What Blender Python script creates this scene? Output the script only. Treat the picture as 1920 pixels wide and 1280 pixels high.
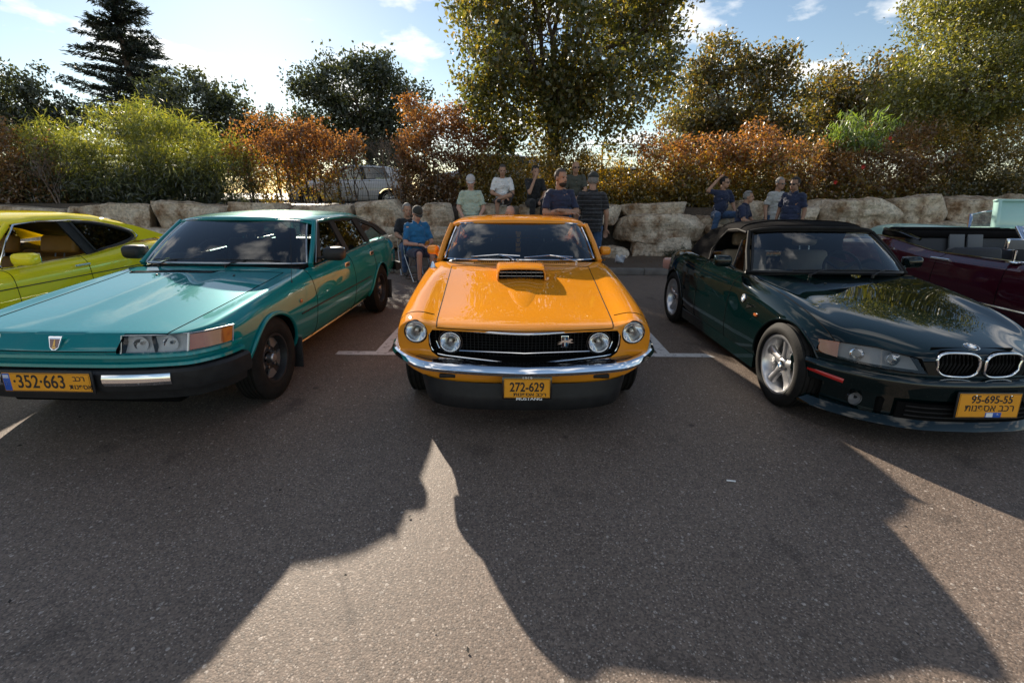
import bpy, bmesh, math, random
import numpy as np
from mathutils import Vector, Matrix, noise
from mathutils.bvhtree import BVHTree
R = math.radians
for o in list(bpy.data.objects): bpy.data.objects.remove(o)
scene = bpy.context.scene
COL = scene.collection
rng = np.random.default_rng(7); random.seed(7)

# ---------------------------------------------------------------- camera
cam_d = bpy.data.cameras.new('camera'); cam = bpy.data.objects.new('camera', cam_d); COL.objects.link(cam)
cam_d.sensor_width = 36; cam_d.lens = 36*879/1920; cam_d.clip_start = .05; cam_d.clip_end = 3000
cam.matrix_world = Matrix.Translation((0, 0, 1.537)) @ Matrix.Rotation(R(90-17.47), 4, 'X') @ Matrix.Rotation(R(.39), 4, 'Z')
scene.camera = cam
# ---------------------------------------------------------------- light
SUN_AZ, SUN_EL = R(-25.8), R(21.0)          # azimuth from +Y towards +X, elevation
w = bpy.data.worlds.new('World'); scene.world = w; w.use_nodes = True
nt = w.node_tree; nt.nodes.clear()
def N(t, kind, **kw):
    n = t.nodes.new(kind)
    for k, v in kw.items():
        if k in n.inputs: n.inputs[k].default_value = v
        else: setattr(n, k, v)
    return n
sky = N(nt, 'ShaderNodeTexSky', sky_type='NISHITA', sun_disc=False, sun_elevation=SUN_EL, sun_rotation=SUN_AZ, altitude=60, air_density=1.0, dust_density=.10, ozone_density=.6)
tc = N(nt, 'ShaderNodeTexCoord'); sep = N(nt, 'ShaderNodeSeparateXYZ'); nt.links.new(tc.outputs['Generated'], sep.inputs[0])
mx = N(nt, 'ShaderNodeMath', operation='MAXIMUM'); mx.inputs[1].default_value = 0.0; nt.links.new(sep.outputs['Z'], mx.inputs[0])
ad = N(nt, 'ShaderNodeMath', operation='ADD'); ad.inputs[1].default_value = .22; nt.links.new(mx.outputs[0], ad.inputs[0])
dv = N(nt, 'ShaderNodeVectorMath', operation='DIVIDE'); cb = N(nt, 'ShaderNodeCombineXYZ')
nt.links.new(tc.outputs['Generated'], dv.inputs[0])
for k in range(3): nt.links.new(ad.outputs[0], cb.inputs[k])
nt.links.new(cb.outputs[0], dv.inputs[1])
no = N(nt, 'ShaderNodeTexNoise', Scale=2.3, Detail=9.0, Roughness=.55); nt.links.new(dv.outputs[0], no.inputs['Vector'])
cr = N(nt, 'ShaderNodeValToRGB'); cr.color_ramp.elements[0].position = .52; cr.color_ramp.elements[1].position = .62
nt.links.new(no.outputs['Fac'], cr.inputs[0])
hz = N(nt, 'ShaderNodeMapRange'); hz.inputs[1].default_value = 0; hz.inputs[2].default_value = .12; nt.links.new(sep.outputs['Z'], hz.inputs[0])
cm = N(nt, 'ShaderNodeMath', operation='MULTIPLY'); nt.links.new(cr.outputs[0], cm.inputs[0]); nt.links.new(hz.outputs[0], cm.inputs[1])
cm2 = N(nt, 'ShaderNodeMath', operation='MULTIPLY'); cm2.inputs[1].default_value = .85; nt.links.new(cm.outputs[0], cm2.inputs[0])
mixc = N(nt, 'ShaderNodeMixRGB'); mixc.inputs[2].default_value = (10.5, 10.2, 9.8, 1)
nt.links.new(cm2.outputs[0], mixc.inputs[0]); nt.links.new(sky.outputs[0], mixc.inputs[1])
bg = N(nt, 'ShaderNodeBackground', Strength=.060); nt.links.new(mixc.outputs[0], bg.inputs[0])
wo = N(nt, 'ShaderNodeOutputWorld'); nt.links.new(bg.outputs[0], wo.inputs[0])
sd = bpy.data.lights.new('sun', 'SUN'); sd.energy = 5.0; sd.angle = R(.55); sd.color = (1, .88, .72)
sun = bpy.data.objects.new('sun', sd); COL.objects.link(sun); sun.location = (-8, 20, 12)
sdir = Vector((math.sin(SUN_AZ)*math.cos(SUN_EL), math.cos(SUN_AZ)*math.cos(SUN_EL), math.sin(SUN_EL)))
sun.rotation_euler = sdir.to_track_quat('Z', 'Y').to_euler()
vs = scene.view_settings; vs.view_transform = 'Standard'; vs.look = 'None'; vs.exposure = 1.2; vs.gamma = 1; vs.use_curve_mapping = False

# ---------------------------------------------------------------- materials
def newmat(name):
    m = bpy.data.materials.new(name); m.use_nodes = True; t = m.node_tree; t.nodes.clear()
    return m, t, N(t, 'ShaderNodeOutputMaterial')
def pbr(name, col, rough=.5, metal=0, coat=0, spec=.5, var=0, vscale=8, bump=0, bscale=60, coat_r=.03, sheen=0, emit=None):
    m, t, out = newmat(name)
    b = N(t, 'ShaderNodeBsdfPrincipled', Roughness=rough, Metallic=metal); L = t.links
    b.inputs['Base Color'].default_value = (*col, 1); b.inputs['Coat Weight'].default_value = coat; b.inputs['Coat Roughness'].default_value = coat_r
    b.inputs['Specular IOR Level'].default_value = spec
    if sheen: b.inputs['Sheen Weight'].default_value = sheen
    co = N(t, 'ShaderNodeTexCoord')
    if var:
        n = N(t, 'ShaderNodeTexNoise', Scale=vscale, Detail=6.0, Roughness=.6); L.new(co.outputs['Object'], n.inputs['Vector'])
        mp = N(t, 'ShaderNodeMapRange'); mp.inputs[1].default_value = .3; mp.inputs[2].default_value = .7; mp.inputs[3].default_value = 1-var; mp.inputs[4].default_value = 1+var; L.new(n.outputs['Fac'], mp.inputs[0])
        mu = N(t, 'ShaderNodeMixRGB', blend_type='MULTIPLY'); mu.inputs[0].default_value = 1; mu.inputs[1].default_value = (*col, 1); L.new(mp.outputs[0], mu.inputs[2]); L.new(mu.outputs[0], b.inputs['Base Color'])
        mr = N(t, 'ShaderNodeMapRange'); mr.inputs[3].default_value = max(rough-.08, 0.02); mr.inputs[4].default_value = min(rough+.08, 1); L.new(n.outputs['Fac'], mr.inputs[0]); L.new(mr.outputs[0], b.inputs['Roughness'])
    if bump:
        n2 = N(t, 'ShaderNodeTexNoise', Scale=bscale, Detail=5.0); L.new(co.outputs['Object'], n2.inputs['Vector'])
        bp = N(t, 'ShaderNodeBump', Strength=bump, Distance=.01); L.new(n2.outputs['Fac'], bp.inputs['Height']); L.new(bp.outputs[0], b.inputs['Normal'])
    L.new(b.outputs[0], out.inputs[0])
    return m
def paint(name, col, metal=0.0, rough=.32, dust=.02):
    """clear-coated car paint with a little road dust on it"""
    m, t, out = newmat(name); L = t.links
    b = N(t, 'ShaderNodeBsdfPrincipled', Roughness=rough, Metallic=metal)
    b.inputs['Specular IOR Level'].default_value = 0.0
    b.inputs['Coat Weight'].default_value = 1; b.inputs['Coat Roughness'].default_value = .025; b.inputs['Coat IOR'].default_value = 1.5
    co = N(t, 'ShaderNodeTexCoord'); n = N(t, 'ShaderNodeTexNoise', Scale=3.0, Detail=8.0, Roughness=.65); L.new(co.outputs['Object'], n.inputs['Vector'])
    mp = N(t, 'ShaderNodeMapRange'); mp.inputs[1].default_value = .45; mp.inputs[2].default_value = .8; mp.inputs[3].default_value = 0; mp.inputs[4].default_value = dust*4; L.new(n.outputs['Fac'], mp.inputs[0])
    mi = N(t, 'ShaderNodeMixRGB'); mi.inputs[1].default_value = (*col, 1); mi.inputs[2].default_value = (.3, .26, .22, 1); L.new(mp.outputs[0], mi.inputs[0]); L.new(mi.outputs[0], b.inputs['Base Color'])
    cr_ = N(t, 'ShaderNodeMapRange'); cr_.inputs[1].default_value = .4; cr_.inputs[2].default_value = .8; cr_.inputs[3].default_value = .006; cr_.inputs[4].default_value = .035; L.new(n.outputs['Fac'], cr_.inputs[0]); L.new(cr_.outputs[0], b.inputs['Coat Roughness'])
    L.new(b.outputs[0], out.inputs[0])
    return m
def glass(name, tint=(.55, .62, .60), ior=1.5, rough=.0):
    m, t, out = newmat(name); L = t.links
    tr = N(t, 'ShaderNodeBsdfTransparent'); tr.inputs[0].default_value = (*tint, 1)
    gl = N(t, 'ShaderNodeBsdfGlossy', Roughness=rough); gl.inputs[0].default_value = (1, 1, 1, 1)
    fr = N(t, 'ShaderNodeFresnel', IOR=ior); mi = N(t, 'ShaderNodeMixShader')
    L.new(fr.outputs[0], mi.inputs[0]); L.new(tr.outputs[0], mi.inputs[1]); L.new(gl.outputs[0], mi.inputs[2]); L.new(mi.outputs[0], out.inputs[0])
    return m
M = {}
M['orange'] = paint('orange_paint', (.80, .285, .018), 0, .34)
M['teal'] = paint('teal_metallic_paint', (.003, .20, .205), .25, .34)
M['green'] = paint('dark_green_metallic_paint', (.001, .0065, .0068), 0, .5, .003)
M['yellow'] = paint('lime_yellow_paint', (.94, .75, .025), 0, .35)
M['maroon'] = paint('maroon_paint', (.045, .005, .012), 0, .45, .005)
M['mint'] = paint('pale_mint_paint', (.36, .56, .52), 0, .4)
M['silver'] = paint('silver_paint', (.55, .57, .60), .3, .35)
M['white_p'] = paint('white_paint', (.72, .73, .74), 0, .35)
M['chrome'] = pbr('chrome', (.86, .87, .90), .06, 1)
M['steel'] = pbr('brushed_steel', (.55, .55, .55), .32, 1, var=.15)
M['wheelgrey'] = pbr('dull_wheel_silver', (.26, .25, .24), .4, .6)
M['alloy'] = pbr('alloy_silver', (.62, .62, .63), .30, .85, var=.08)
M['black_plastic'] = pbr('black_plastic', (.018, .018, .019), .45, spec=.3, var=.25, vscale=20)
M['black_gloss'] = pbr('gloss_black', (.008, .008, .009), .15, coat=.5)
M['gap'] = pbr('panel_gap', (.004, .004, .004), .9, spec=.1)
M['well'] = pbr('wheel_well', (.006, .006, .006), .95, spec=.05)
M['rubber'] = pbr('tyre_rubber', (.016, .015, .014), .72, spec=.12, var=.35, vscale=14, bump=.15, bscale=90)
M['vinyl'] = pbr('black_vinyl', (.016, .016, .018), .5, bump=.2, bscale=200)
M['brown_seat'] = pbr('brown_velour', (.10, .06, .04), .85, var=.2, bump=.2)
M['tan_seat'] = pbr('tan_leather', (.50, .24, .045), .55, var=.12, bump=.15, bscale=120)
M['beige_seat'] = pbr('beige_leather', (.30, .24, .17), .6, var=.12)
M['grey_seat'] = pbr('grey_vinyl', (.12, .125, .13), .55)
M['headlining'] = pbr('dark_headlining', (.03, .03, .032), .9)
M['softtop'] = pbr('black_canvas', (.010, .009, .009), .9, spec=.04, var=.2, bump=.25, bscale=350)
M['glass'] = glass('clear_glass', (.60, .68, .66), 1.85)
M['glass_dark'] = glass('tinted_glass', (.30, .34, .34), 1.8)
M['lens'] = glass('lamp_lens', (.9, .9, .9), 1.45)
M['lampgrey'] = pbr('lamp_housing_pale', (.72, .72, .70), .45)
M['lampdark'] = pbr('lamp_housing_grey', (.26, .26, .27), .35)
M['amber'] = pbr('amber_lens', (.36, .095, .025), .15, coat=1)
M['red'] = pbr('red_lens', (.5, .02, .015), .12, coat=1)
M['pink_lens'] = pbr('pale_rear_lens', (.55, .30, .24), .15, coat=1)
M['reflector'] = pbr('lamp_reflector', (.85, .85, .85), .12, 1)
M['plate_y'] = pbr('plate_yellow', (.80, .33, .012), .38, var=.06)
M['plate_k'] = pbr('plate_black', (.010, .010, .012), .5)
M['plate_b'] = pbr('plate_blue', (.02, .09, .42), .4)
M['white'] = pbr('white_print', (.80, .80, .80), .5)
M['blue'] = pbr('badge_blue', (.03, .20, .60), .25, coat=1)
M['dred'] = pbr('badge_dark_red', (.10, .008, .012), .25, coat=1)
M['gold'] = pbr('badge_gold', (.75, .45, .12), .3, .8)

# ---------------------------------------------------------------- mesh helpers
def link(name, me, mat=None, parent=None, smooth=None, sharp=None):
    o = bpy.data.objects.new(name, me); COL.objects.link(o)
    if mat is not None and not me.materials:
        me.materials.append(M[mat] if isinstance(mat, str) else mat)
    if smooth is not None:
        me.polygons.foreach_set('use_smooth', [bool(smooth)]*len(me.polygons))
    if sharp: me.set_sharp_from_angle(angle=R(sharp))
    if parent is not None: o.parent = parent
    return o
def pyd(name, v, f, mat=None, parent=None, smooth=False, sharp=None):
    me = bpy.data.meshes.new(name); me.from_pydata([tuple(p) for p in v], [], f); me.update()
    return link(name, me, mat, parent, smooth, sharp)
def frombm(name, bm, mat=None, parent=None, smooth=False, sharp=None):
    me = bpy.data.meshes.new(name); bm.to_mesh(me); bm.free()
    return link(name, me, mat, parent, smooth, sharp)
def tag(o, label, cat, group=None, kind=None):
    if label: o['label'] = label
    if cat: o['category'] = cat
    if group: o['group'] = group
    if kind: o['kind'] = kind
    return o
def empty(name, loc=(0, 0, 0), rz=0, parent=None):
    o = bpy.data.objects.new(name, None); COL.objects.link(o); o.location = loc; o.rotation_euler = (0, 0, rz); o.empty_display_size = .2
    if parent is not None: o.parent = parent
    return o
def struct(o): o['kind'] = 'structure'; return o
def evalmesh(o):
    dg = bpy.context.evaluated_depsgraph_get()
    return bpy.data.meshes.new_from_object(o.evaluated_get(dg))
def kill(o):
    d = o.data; bpy.data.objects.remove(o)
    if d and d.users == 0: bpy.data.meshes.remove(d)
def bm_box(bm, c, s, rot=None, bev=0, seg=2):
    r = bmesh.ops.create_cube(bm, size=1)
    vs_ = r['verts']
    for v in vs_: v.co = Vector((v.co.x*s[0], v.co.y*s[1], v.co.z*s[2]))
    if bev:
        es = list({e for v in vs_ for e in v.link_edges})
        rr = bmesh.ops.bevel(bm, geom=es, offset=bev, segments=seg, profile=.5, affect='EDGES')
        vs_ = list({v for f in rr['faces'] for v in f.verts} | {v for v in vs_ if v.is_valid})
    Mx = Matrix.Translation(c) @ (rot.to_4x4() if rot is not None else Matrix.Identity(4))
    for v in vs_: v.co = Mx @ v.co
    return vs_
def box(name, c, s, mat, parent=None, bev=.01, rot=None, seg=2):
    bm = bmesh.new(); bm_box(bm, c, s, rot, bev, seg); return frombm(name, bm, mat, parent, True, 40)
def crom(pts, n, closed=False):
    """Catmull-Rom resample through pts -> n points"""
    P = np.array(pts, float); m = len(P)
    if m == 2 and not closed: return [tuple(P[0]+(P[1]-P[0])*t) for t in np.linspace(0, 1, n)]
    if closed: Q = np.vstack([P[-1], P, P[0], P[1]]); segs = m
    else: Q = np.vstack([2*P[0]-P[1], P, 2*P[-1]-P[-2]]); segs = m-1
    out = []
    for t in np.linspace(0, segs, n, endpoint=not closed):
        k = min(int(t), segs-1); u = t-k; a, b, c, d = Q[k:k+4]
        out.append(tuple(.5*((2*b)+(-a+c)*u+(2*a-5*b+4*c-d)*u*u+(-a+3*b-3*c+d)*u**3)))
    return out
def lin(pts, n):
    P = np.array(pts, float); d = np.r_[0, np.cumsum(np.linalg.norm(np.diff(P, axis=0), axis=1))]
    t = np.linspace(0, d[-1], n); return [tuple(np.interp(x, d, P[:, k]) for k in range(3)) for x in t]
def loft(name, curves, mat, parent=None, smooth=True, closed=False, sharp=None, thick=0):
    n = len(curves[0]); v = [p for c in curves for p in c]; f = []
    for i in range(len(curves)-1):
        for j in range(n if closed else n-1):
            f.append((i*n+j, i*n+(j+1) % n, (i+1)*n+(j+1) % n, (i+1)*n+j))
    o = pyd(name, v, f, mat, parent, smooth, sharp)
    if thick:
        o.data.materials.append(M['headlining']); md = o.modifiers.new('s', 'SOLIDIFY'); md.thickness = thick; md.offset = -1; md.material_offset = 1
    return o
def bm_tube(bm, path, rad, n=8, flat=None, closed=False, up=(0, 0, 1), cap=True):
    """sweep a circle (or flat=(w,h) rounded rect) along path; rad scalar or list"""
    P = [Vector(p) for p in path]; m = len(P); rings = []
    for i, p in enumerate(P):
        if closed: T = P[(i+1) % m]-P[i-1]
        else: T = P[min(i+1, m-1)]-P[max(i-1, 0)]
        T.normalize(); U = Vector(up)
        if abs(T.dot(U)) > .97: U = Vector((0, 1, 0)) if abs(T.y) < .9 else Vector((1, 0, 0))
        S = T.cross(U).normalized(); U = S.cross(T)
        r = rad[i] if hasattr(rad, '__len__') else rad
        ring = []
        if flat:
            w_, h_ = flat[0]/2, flat[1]/2; q = min(w_, h_)*.45
            prof = [(w_-q, h_), (-w_+q, h_), (-w_, h_-q), (-w_, -h_+q), (-w_+q, -h_), (w_-q, -h_), (w_, -h_+q), (w_, h_-q)]
        else: prof = [(r*math.cos(2*math.pi*k/n), r*math.sin(2*math.pi*k/n)) for k in range(n)]
        for a, b in prof: ring.append(bm.verts.new(p+S*a+U*b))
        rings.append(ring)
    k = len(rings[0])
    for i in range(m if closed else m-1):
        A, B = rings[i], rings[(i+1) % m]
        for j in range(k): bm.faces.new((A[j], A[(j+1) % k], B[(j+1) % k], B[j]))
    if cap and not closed:
        bm.faces.new(rings[0]); bm.faces.new(rings[-1][::-1])
def tube(name, path, rad, mat, parent=None, **kw):
    bm = bmesh.new(); bm_tube(bm, path, rad, **kw); bmesh.ops.recalc_face_normals(bm, faces=bm.faces)
    return frombm(name, bm, mat, parent, True, 50)
def bm_lathe(bm, prof, n=32, axis='x', c=(0, 0, 0)):
    """prof: list of (axial, radius)"""
    rings = []
    for a, r in prof:
        ring = []
        for k in range(n):
            t = 2*math.pi*k/n
            p = (a, r*math.cos(t), r*math.sin(t)) if axis == 'x' else ((r*math.cos(t), a, r*math.sin(t)) if axis == 'y' else (r*math.cos(t), r*math.sin(t), a))
            ring.append(bm.verts.new(Vector(p)+Vector(c)))
        rings.append(ring)
    for A, B in zip(rings, rings[1:]):
        for j in range(n): bm.faces.new((A[j], A[(j+1) % n], B[(j+1) % n], B[j]))
    return rings
def lathe(name, prof, mat, parent=None, n=32, axis='x', c=(0, 0, 0), sharp=40):
    bm = bmesh.new(); bm_lathe(bm, prof, n, axis, c); bmesh.ops.remove_doubles(bm, verts=bm.verts, dist=1e-5); bmesh.ops.recalc_face_normals(bm, faces=bm.faces)
    return frombm(name, bm, mat, parent, True, sharp)
def prism(name, outline, axis_pts, mat, parent=None, bev=0):
    """outline: 3D points of a flat ngon; axis_pts: extrusion vector"""
    bm = bmesh.new(); a = [bm.verts.new(p) for p in outline]; e = Vector(axis_pts); b = [bm.verts.new(Vector(p)+e) for p in outline]
    bm.faces.new(a); bm.faces.new(b[::-1]); n = len(a)
    for i in range(n): bm.faces.new((a[i], a[(i+1) % n], b[(i+1) % n], b[i]))
    bmesh.ops.recalc_face_normals(bm, faces=bm.faces)
    if bev: bmesh.ops.bevel(bm, geom=list(bm.edges), offset=bev, segments=2, affect='EDGES')
    return frombm(name, bm, mat, parent, True, 35)
def text(name, s, loc, size, mat, parent, rot=(math.pi/2, 0, 0), depth=.0008, align='CENTER', sx=1, bold=0):
    cu = bpy.data.curves.new(name, 'FONT'); cu.body = s; cu.size = size; cu.extrude = depth; cu.align_x = align; cu.align_y = 'CENTER'; cu.offset = bold
    t = bpy.data.objects.new(name, cu); COL.objects.link(t); me = evalmesh(t); bpy.data.objects.remove(t); bpy.data.curves.remove(cu)
    o = bpy.data.objects.new(name, me); COL.objects.link(o); me.materials.clear(); me.materials.append(M[mat]); o.parent = parent
    o.location = loc; o.rotation_euler = rot; o.scale = (sx, 1, 1)
    return o
# ================================================================ ground and setting
def ground_mat(name, base, c2, agg=(.48, .43, .38), agg_amt=.34, bump=.30, stain=True, sc=1.0):
    m, t, out = newmat(name); L = t.links
    b = N(t, 'ShaderNodeBsdfPrincipled', Roughness=.70); b.inputs['Specular IOR Level'].default_value = .45
    co = N(t, 'ShaderNodeTexCoord')
    n1 = N(t, 'ShaderNodeTexNoise', Scale=.55*sc, Detail=8.0, Roughness=.62); L.new(co.outputs['Object'], n1.inputs['Vector'])
    n2 = N(t, 'ShaderNodeTexNoise', Scale=150*sc, Detail=6.0, Roughness=.75); L.new(co.outputs['Object'], n2.inputs['Vector'])
    vo = N(t, 'ShaderNodeTexVoronoi', Scale=125*sc, Randomness=1.0); L.new(co.outputs['Object'], vo.inputs['Vector'])
    vo2 = N(t, 'ShaderNodeTexVoronoi', Scale=48*sc, Randomness=1.0); L.new(co.outputs['Object'], vo2.inputs['Vector'])
    r1 = N(t, 'ShaderNodeValToRGB'); r1.color_ramp.elements[0].position = .32; r1.color_ramp.elements[0].color = (*base, 1); r1.color_ramp.elements[1].position = .7; r1.color_ramp.elements[1].color = (*c2, 1); L.new(n1.outputs['Fac'], r1.inputs[0])
    # pale aggregate: only some cells
    sp = N(t, 'ShaderNodeSeparateColor'); L.new(vo.outputs['Color'], sp.inputs[0])
    g1 = N(t, 'ShaderNodeMath', operation='GREATER_THAN'); g1.inputs[1].default_value = .74; L.new(sp.outputs[0], g1.inputs[0])
    l1 = N(t, 'ShaderNodeMath', operation='LESS_THAN'); l1.inputs[1].default_value = .42; L.new(vo.outputs['Distance'], l1.inputs[0])
    m1 = N(t, 'ShaderNodeMath', operation='MULTIPLY'); L.new(g1.outputs[0], m1.inputs[0]); L.new(l1.outputs[0], m1.inputs[1])
    m2 = N(t, 'ShaderNodeMath', operation='MULTIPLY'); L.new(m1.outputs[0], m2.inputs[0]); m2.inputs[1].default_value = agg_amt
    mi = N(t, 'ShaderNodeMixRGB'); L.new(m2.outputs[0], mi.inputs[0]); L.new(r1.outputs[0], mi.inputs[1]); mi.inputs[2].default_value = (*agg, 1)
    sp2 = N(t, 'ShaderNodeSeparateColor'); L.new(vo2.outputs['Color'], sp2.inputs[0])
    g2 = N(t, 'ShaderNodeMath', operation='GREATER_THAN'); g2.inputs[1].default_value = .965; L.new(sp2.outputs[1], g2.inputs[0])
    l2 = N(t, 'ShaderNodeMath', operation='LESS_THAN'); l2.inputs[1].default_value = .38; L.new(vo2.outputs['Distance'], l2.inputs[0])
    m3 = N(t, 'ShaderNodeMath', operation='MULTIPLY'); L.new(g2.outputs[0], m3.inputs[0]); L.new(l2.outputs[0], m3.inputs[1])
    m4 = N(t, 'ShaderNodeMath', operation='MULTIPLY'); L.new(m3.outputs[0], m4.inputs[0]); m4.inputs[1].default_value = agg_amt*1.2
    mi2 = N(t, 'ShaderNodeMixRGB'); L.new(m4.outputs[0], mi2.inputs[0]); L.new(mi.outputs[0], mi2.inputs[1]); mi2.inputs[2].default_value = (*[min(1, a*1.2) for a in agg], 1)
    mr = N(t, 'ShaderNodeMapRange'); mr.inputs[1].default_value = .25; mr.inputs[2].default_value = .75; mr.inputs[3].default_value = .45; mr.inputs[4].default_value = 1.45; L.new(n2.outputs['Fac'], mr.inputs[0])
    mu = N(t, 'ShaderNodeMixRGB', blend_type='MULTIPLY'); mu.inputs[0].default_value = 1; L.new(mi2.outputs[0], mu.inputs[1]); L.new(mr.outputs[0], mu.inputs[2])
    mc = N(t, 'ShaderNodeMapRange'); mc.inputs[3].default_value = .58; mc.inputs[4].default_value = 1.42; L.new(sp.outputs[2], mc.inputs[0])
    muc = N(t, 'ShaderNodeMixRGB', blend_type='MULTIPLY'); muc.inputs[0].default_value = 1; L.new(mu.outputs[0], muc.inputs[1]); L.new(mc.outputs[0], muc.inputs[2]); mu = muc
    last = mu
    if stain:
        n3 = N(t, 'ShaderNodeTexNoise', Scale=2.6, Detail=3.0, Roughness=.5); L.new(co.outputs['Object'], n3.inputs['Vector'])
        r3 = N(t, 'ShaderNodeMapRange'); r3.inputs[1].default_value = .62; r3.inputs[2].default_value = .72; r3.inputs[3].default_value = 1; r3.inputs[4].default_value = .62; L.new(n3.outputs['Fac'], r3.inputs[0])
        v3 = N(t, 'ShaderNodeTexVoronoi', Scale=2.1, Randomness=1.0); L.new(co.outputs['Object'], v3.inputs['Vector'])
        r4 = N(t, 'ShaderNodeMapRange'); r4.inputs[1].default_value = .035; r4.inputs[2].default_value = .06; r4.inputs[3].default_value = .4; r4.inputs[4].default_value = 1; L.new(v3.outputs['Distance'], r4.inputs[0])
        mm = N(t, 'ShaderNodeMath', operation='MULTIPLY'); L.new(r3.outputs[0], mm.inputs[0]); L.new(r4.outputs[0], mm.inputs[1])
        last = N(t, 'ShaderNodeMixRGB', blend_type='MULTIPLY'); last.inputs[0].default_value = 1; L.new(mu.outputs[0], last.inputs[1]); L.new(mm.outputs[0], last.inputs[2])
    L.new(last.outputs[0], b.inputs['Base Color'])
    hm = N(t, 'ShaderNodeMath', operation='SUBTRACT'); L.new(sp.outputs[2], hm.inputs[0]); L.new(vo.outputs['Distance'], hm.inputs[1])
    bp = N(t, 'ShaderNodeBump', Strength=bump, Distance=.003); L.new(hm.outputs[0], bp.inputs['Height']); L.new(bp.outputs[0], b.inputs['Normal'])
    L.new(b.outputs[0], out.inputs[0]); return m
M['asphalt'] = ground_mat('worn_asphalt', (.128, .094, .072), (.182, .137, .108))
M['dirt'] = ground_mat('brown_dirt', (.075, .052, .036), (.12, .085, .06), (.26, .22, .17), .25, .9, False, .6)
M['soil'] = ground_mat('dark_soil', (.05, .036, .024), (.09, .065, .042), (.2, .16, .1), .2, .9, False, .5)
M['kerb'] = pbr('concrete_kerb', (.17, .155, .14), .85, var=.3, vscale=6, bump=.5, bscale=80)
def linemat():
    m, t, out = newmat('worn_white_line'); L = t.links
    b = N(t, 'ShaderNodeBsdfPrincipled', Roughness=.7); co = N(t, 'ShaderNodeTexCoord')
    n = N(t, 'ShaderNodeTexNoise', Scale=14.0, Detail=9.0, Roughness=.75); L.new(co.outputs['Object'], n.inputs['Vector'])
    r = N(t, 'ShaderNodeValToRGB'); r.color_ramp.elements[0].position = .34; r.color_ramp.elements[0].color = (.14, .12, .11, 1); r.color_ramp.elements[1].position = .47; r.color_ramp.elements[1].color = (.62, .62, .62, 1)
    L.new(n.outputs['Fac'], r.inputs[0]); L.new(r.outputs[0], b.inputs['Base Color']); L.new(b.outputs[0], out.inputs[0]); return m
M['line'] = linemat()
struct(pyd('asphalt_ground', [(-300, -300, 0), (300, -300, 0), (300, 300, 0), (-300, 300, 0)], [(0, 1, 2, 3)], 'asphalt'))
def bay_mark(x, nm):
    y0, wd = 4.40, .125
    # a T mark: long bay line plus a cross bar
    v = [(x-wd/2-.02, y0+.11, .004), (x+wd/2-.02, y0+.11, .004), (x+wd/2+.06, 9.3, .004), (x-wd/2+.06, 9.3, .004), (x-.46, y0, .004), (x+.46, y0, .004), (x+.40, y0+.11, .004), (x-.46, y0+.11, .004)]
    struct(pyd('parking_line', v, [(0, 1, 2, 3), (4, 5, 6, 7)], 'line'))
for x in (-4.15, -1.30, 1.56, 4.36, 7.2, -7.0): bay_mark(x, '')
# kerb: each stone a part
kr = struct(empty('kerb', (0, 9.42, 0)))
for k in range(-16, 17):
    bm = bmesh.new(); bm_box(bm, (k*1.0+.13, 0, .065), (.992, .15, .13), None, .018); 
    for v in bm.verts: v.co += Vector((0, random.uniform(-.003, .003), random.uniform(-.003, .003)))
    frombm('kerb_stone', bm, 'kerb', kr, True, 40)
# verge of bare earth between kerb and wall, then the terrace above the wall
def sheet(name, xs, ys, zf, mat):
    v = [(x, y, zf(x, y)) for y in ys for x in xs]; n = len(xs)
    f = [(j*n+i, j*n+i+1, (j+1)*n+i+1, (j+1)*n+i) for j in range(len(ys)-1) for i in range(n-1)]
    return struct(pyd(name, v, f, mat, None, True))
sheet('dirt_verge', np.linspace(-17, 17, 170), np.linspace(9.5, 11.9, 22), lambda x, y: .115+.16*max(0, (y-9.7)/2.0)**1.3+.035*noise.noise((x*1.3, y*1.7, 0))+.02*noise.noise((x*5, y*5, 3)), 'dirt')
def ter(x, y):
    e = min(1, max(0, (y-11.55)/.5)); return .1+e*(1.13+.05*noise.noise((x*.9, y*.9, 5)))
ys = list(np.linspace(11.55, 14, 24))+[16, 20, 30, 60, 150, 300]
sheet('upper_terrace', np.linspace(-60, 60, 200), ys, ter, 'soil')
# ================================================================ car building kit (car space: x across, y back from the nose, z up)
def sym(h):
    """mirror a half path (centre first) into a full left-to-right path"""
    return [(-x, y, z) for x, y, z in h[:0:-1]] + list(h)
def band(name, pts, prof, mat, parent, sharp=30, closedprof=True):
    """sweep a profile of (outward, dz) along a plan path; outward = to the nose side / away from car"""
    P = [Vector(p) for p in pts]; rings = []; m = len(P)
    for i in range(m):
        T = P[min(i+1, m-1)]-P[max(i-1, 0)]; T.z = 0; T.normalize(); nrm = Vector((T.y, -T.x, 0))
        rings.append([tuple(P[i]+nrm*a+Vector((0, 0, b))) for a, b in prof])
    n = len(prof); v = [p for r in rings for p in r]; f = []
    for i in range(m-1):
        for j in range(n if closedprof else n-1): f.append((i*n+j, i*n+(j+1) % n, (i+1)*n+(j+1) % n, (i+1)*n+j))
    if closedprof: f.append(tuple(range(n))); f.append(tuple(range((m-1)*n, m*n))[::-1])
    bm = bmesh.new(); me = bpy.data.meshes.new(name); me.from_pydata(v, [], f); bm.from_mesh(me); bmesh.ops.recalc_face_normals(bm, faces=bm.faces); bm.to_mesh(me); bm.free()
    return link(name, me, mat, parent, True, sharp)
def cyl_cut(c, r, depth, axis='x', n=40, slot='well'):
    bm = bmesh.new(); bm_lathe(bm, [(-depth/2, 0.0001), (-depth/2, r), (depth/2, r), (depth/2, 0.0001)], n, axis, c)
    bmesh.ops.remove_doubles(bm, verts=bm.verts, dist=.001); bmesh.ops.recalc_face_normals(bm, faces=bm.faces)
    return (bm, slot)
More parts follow.
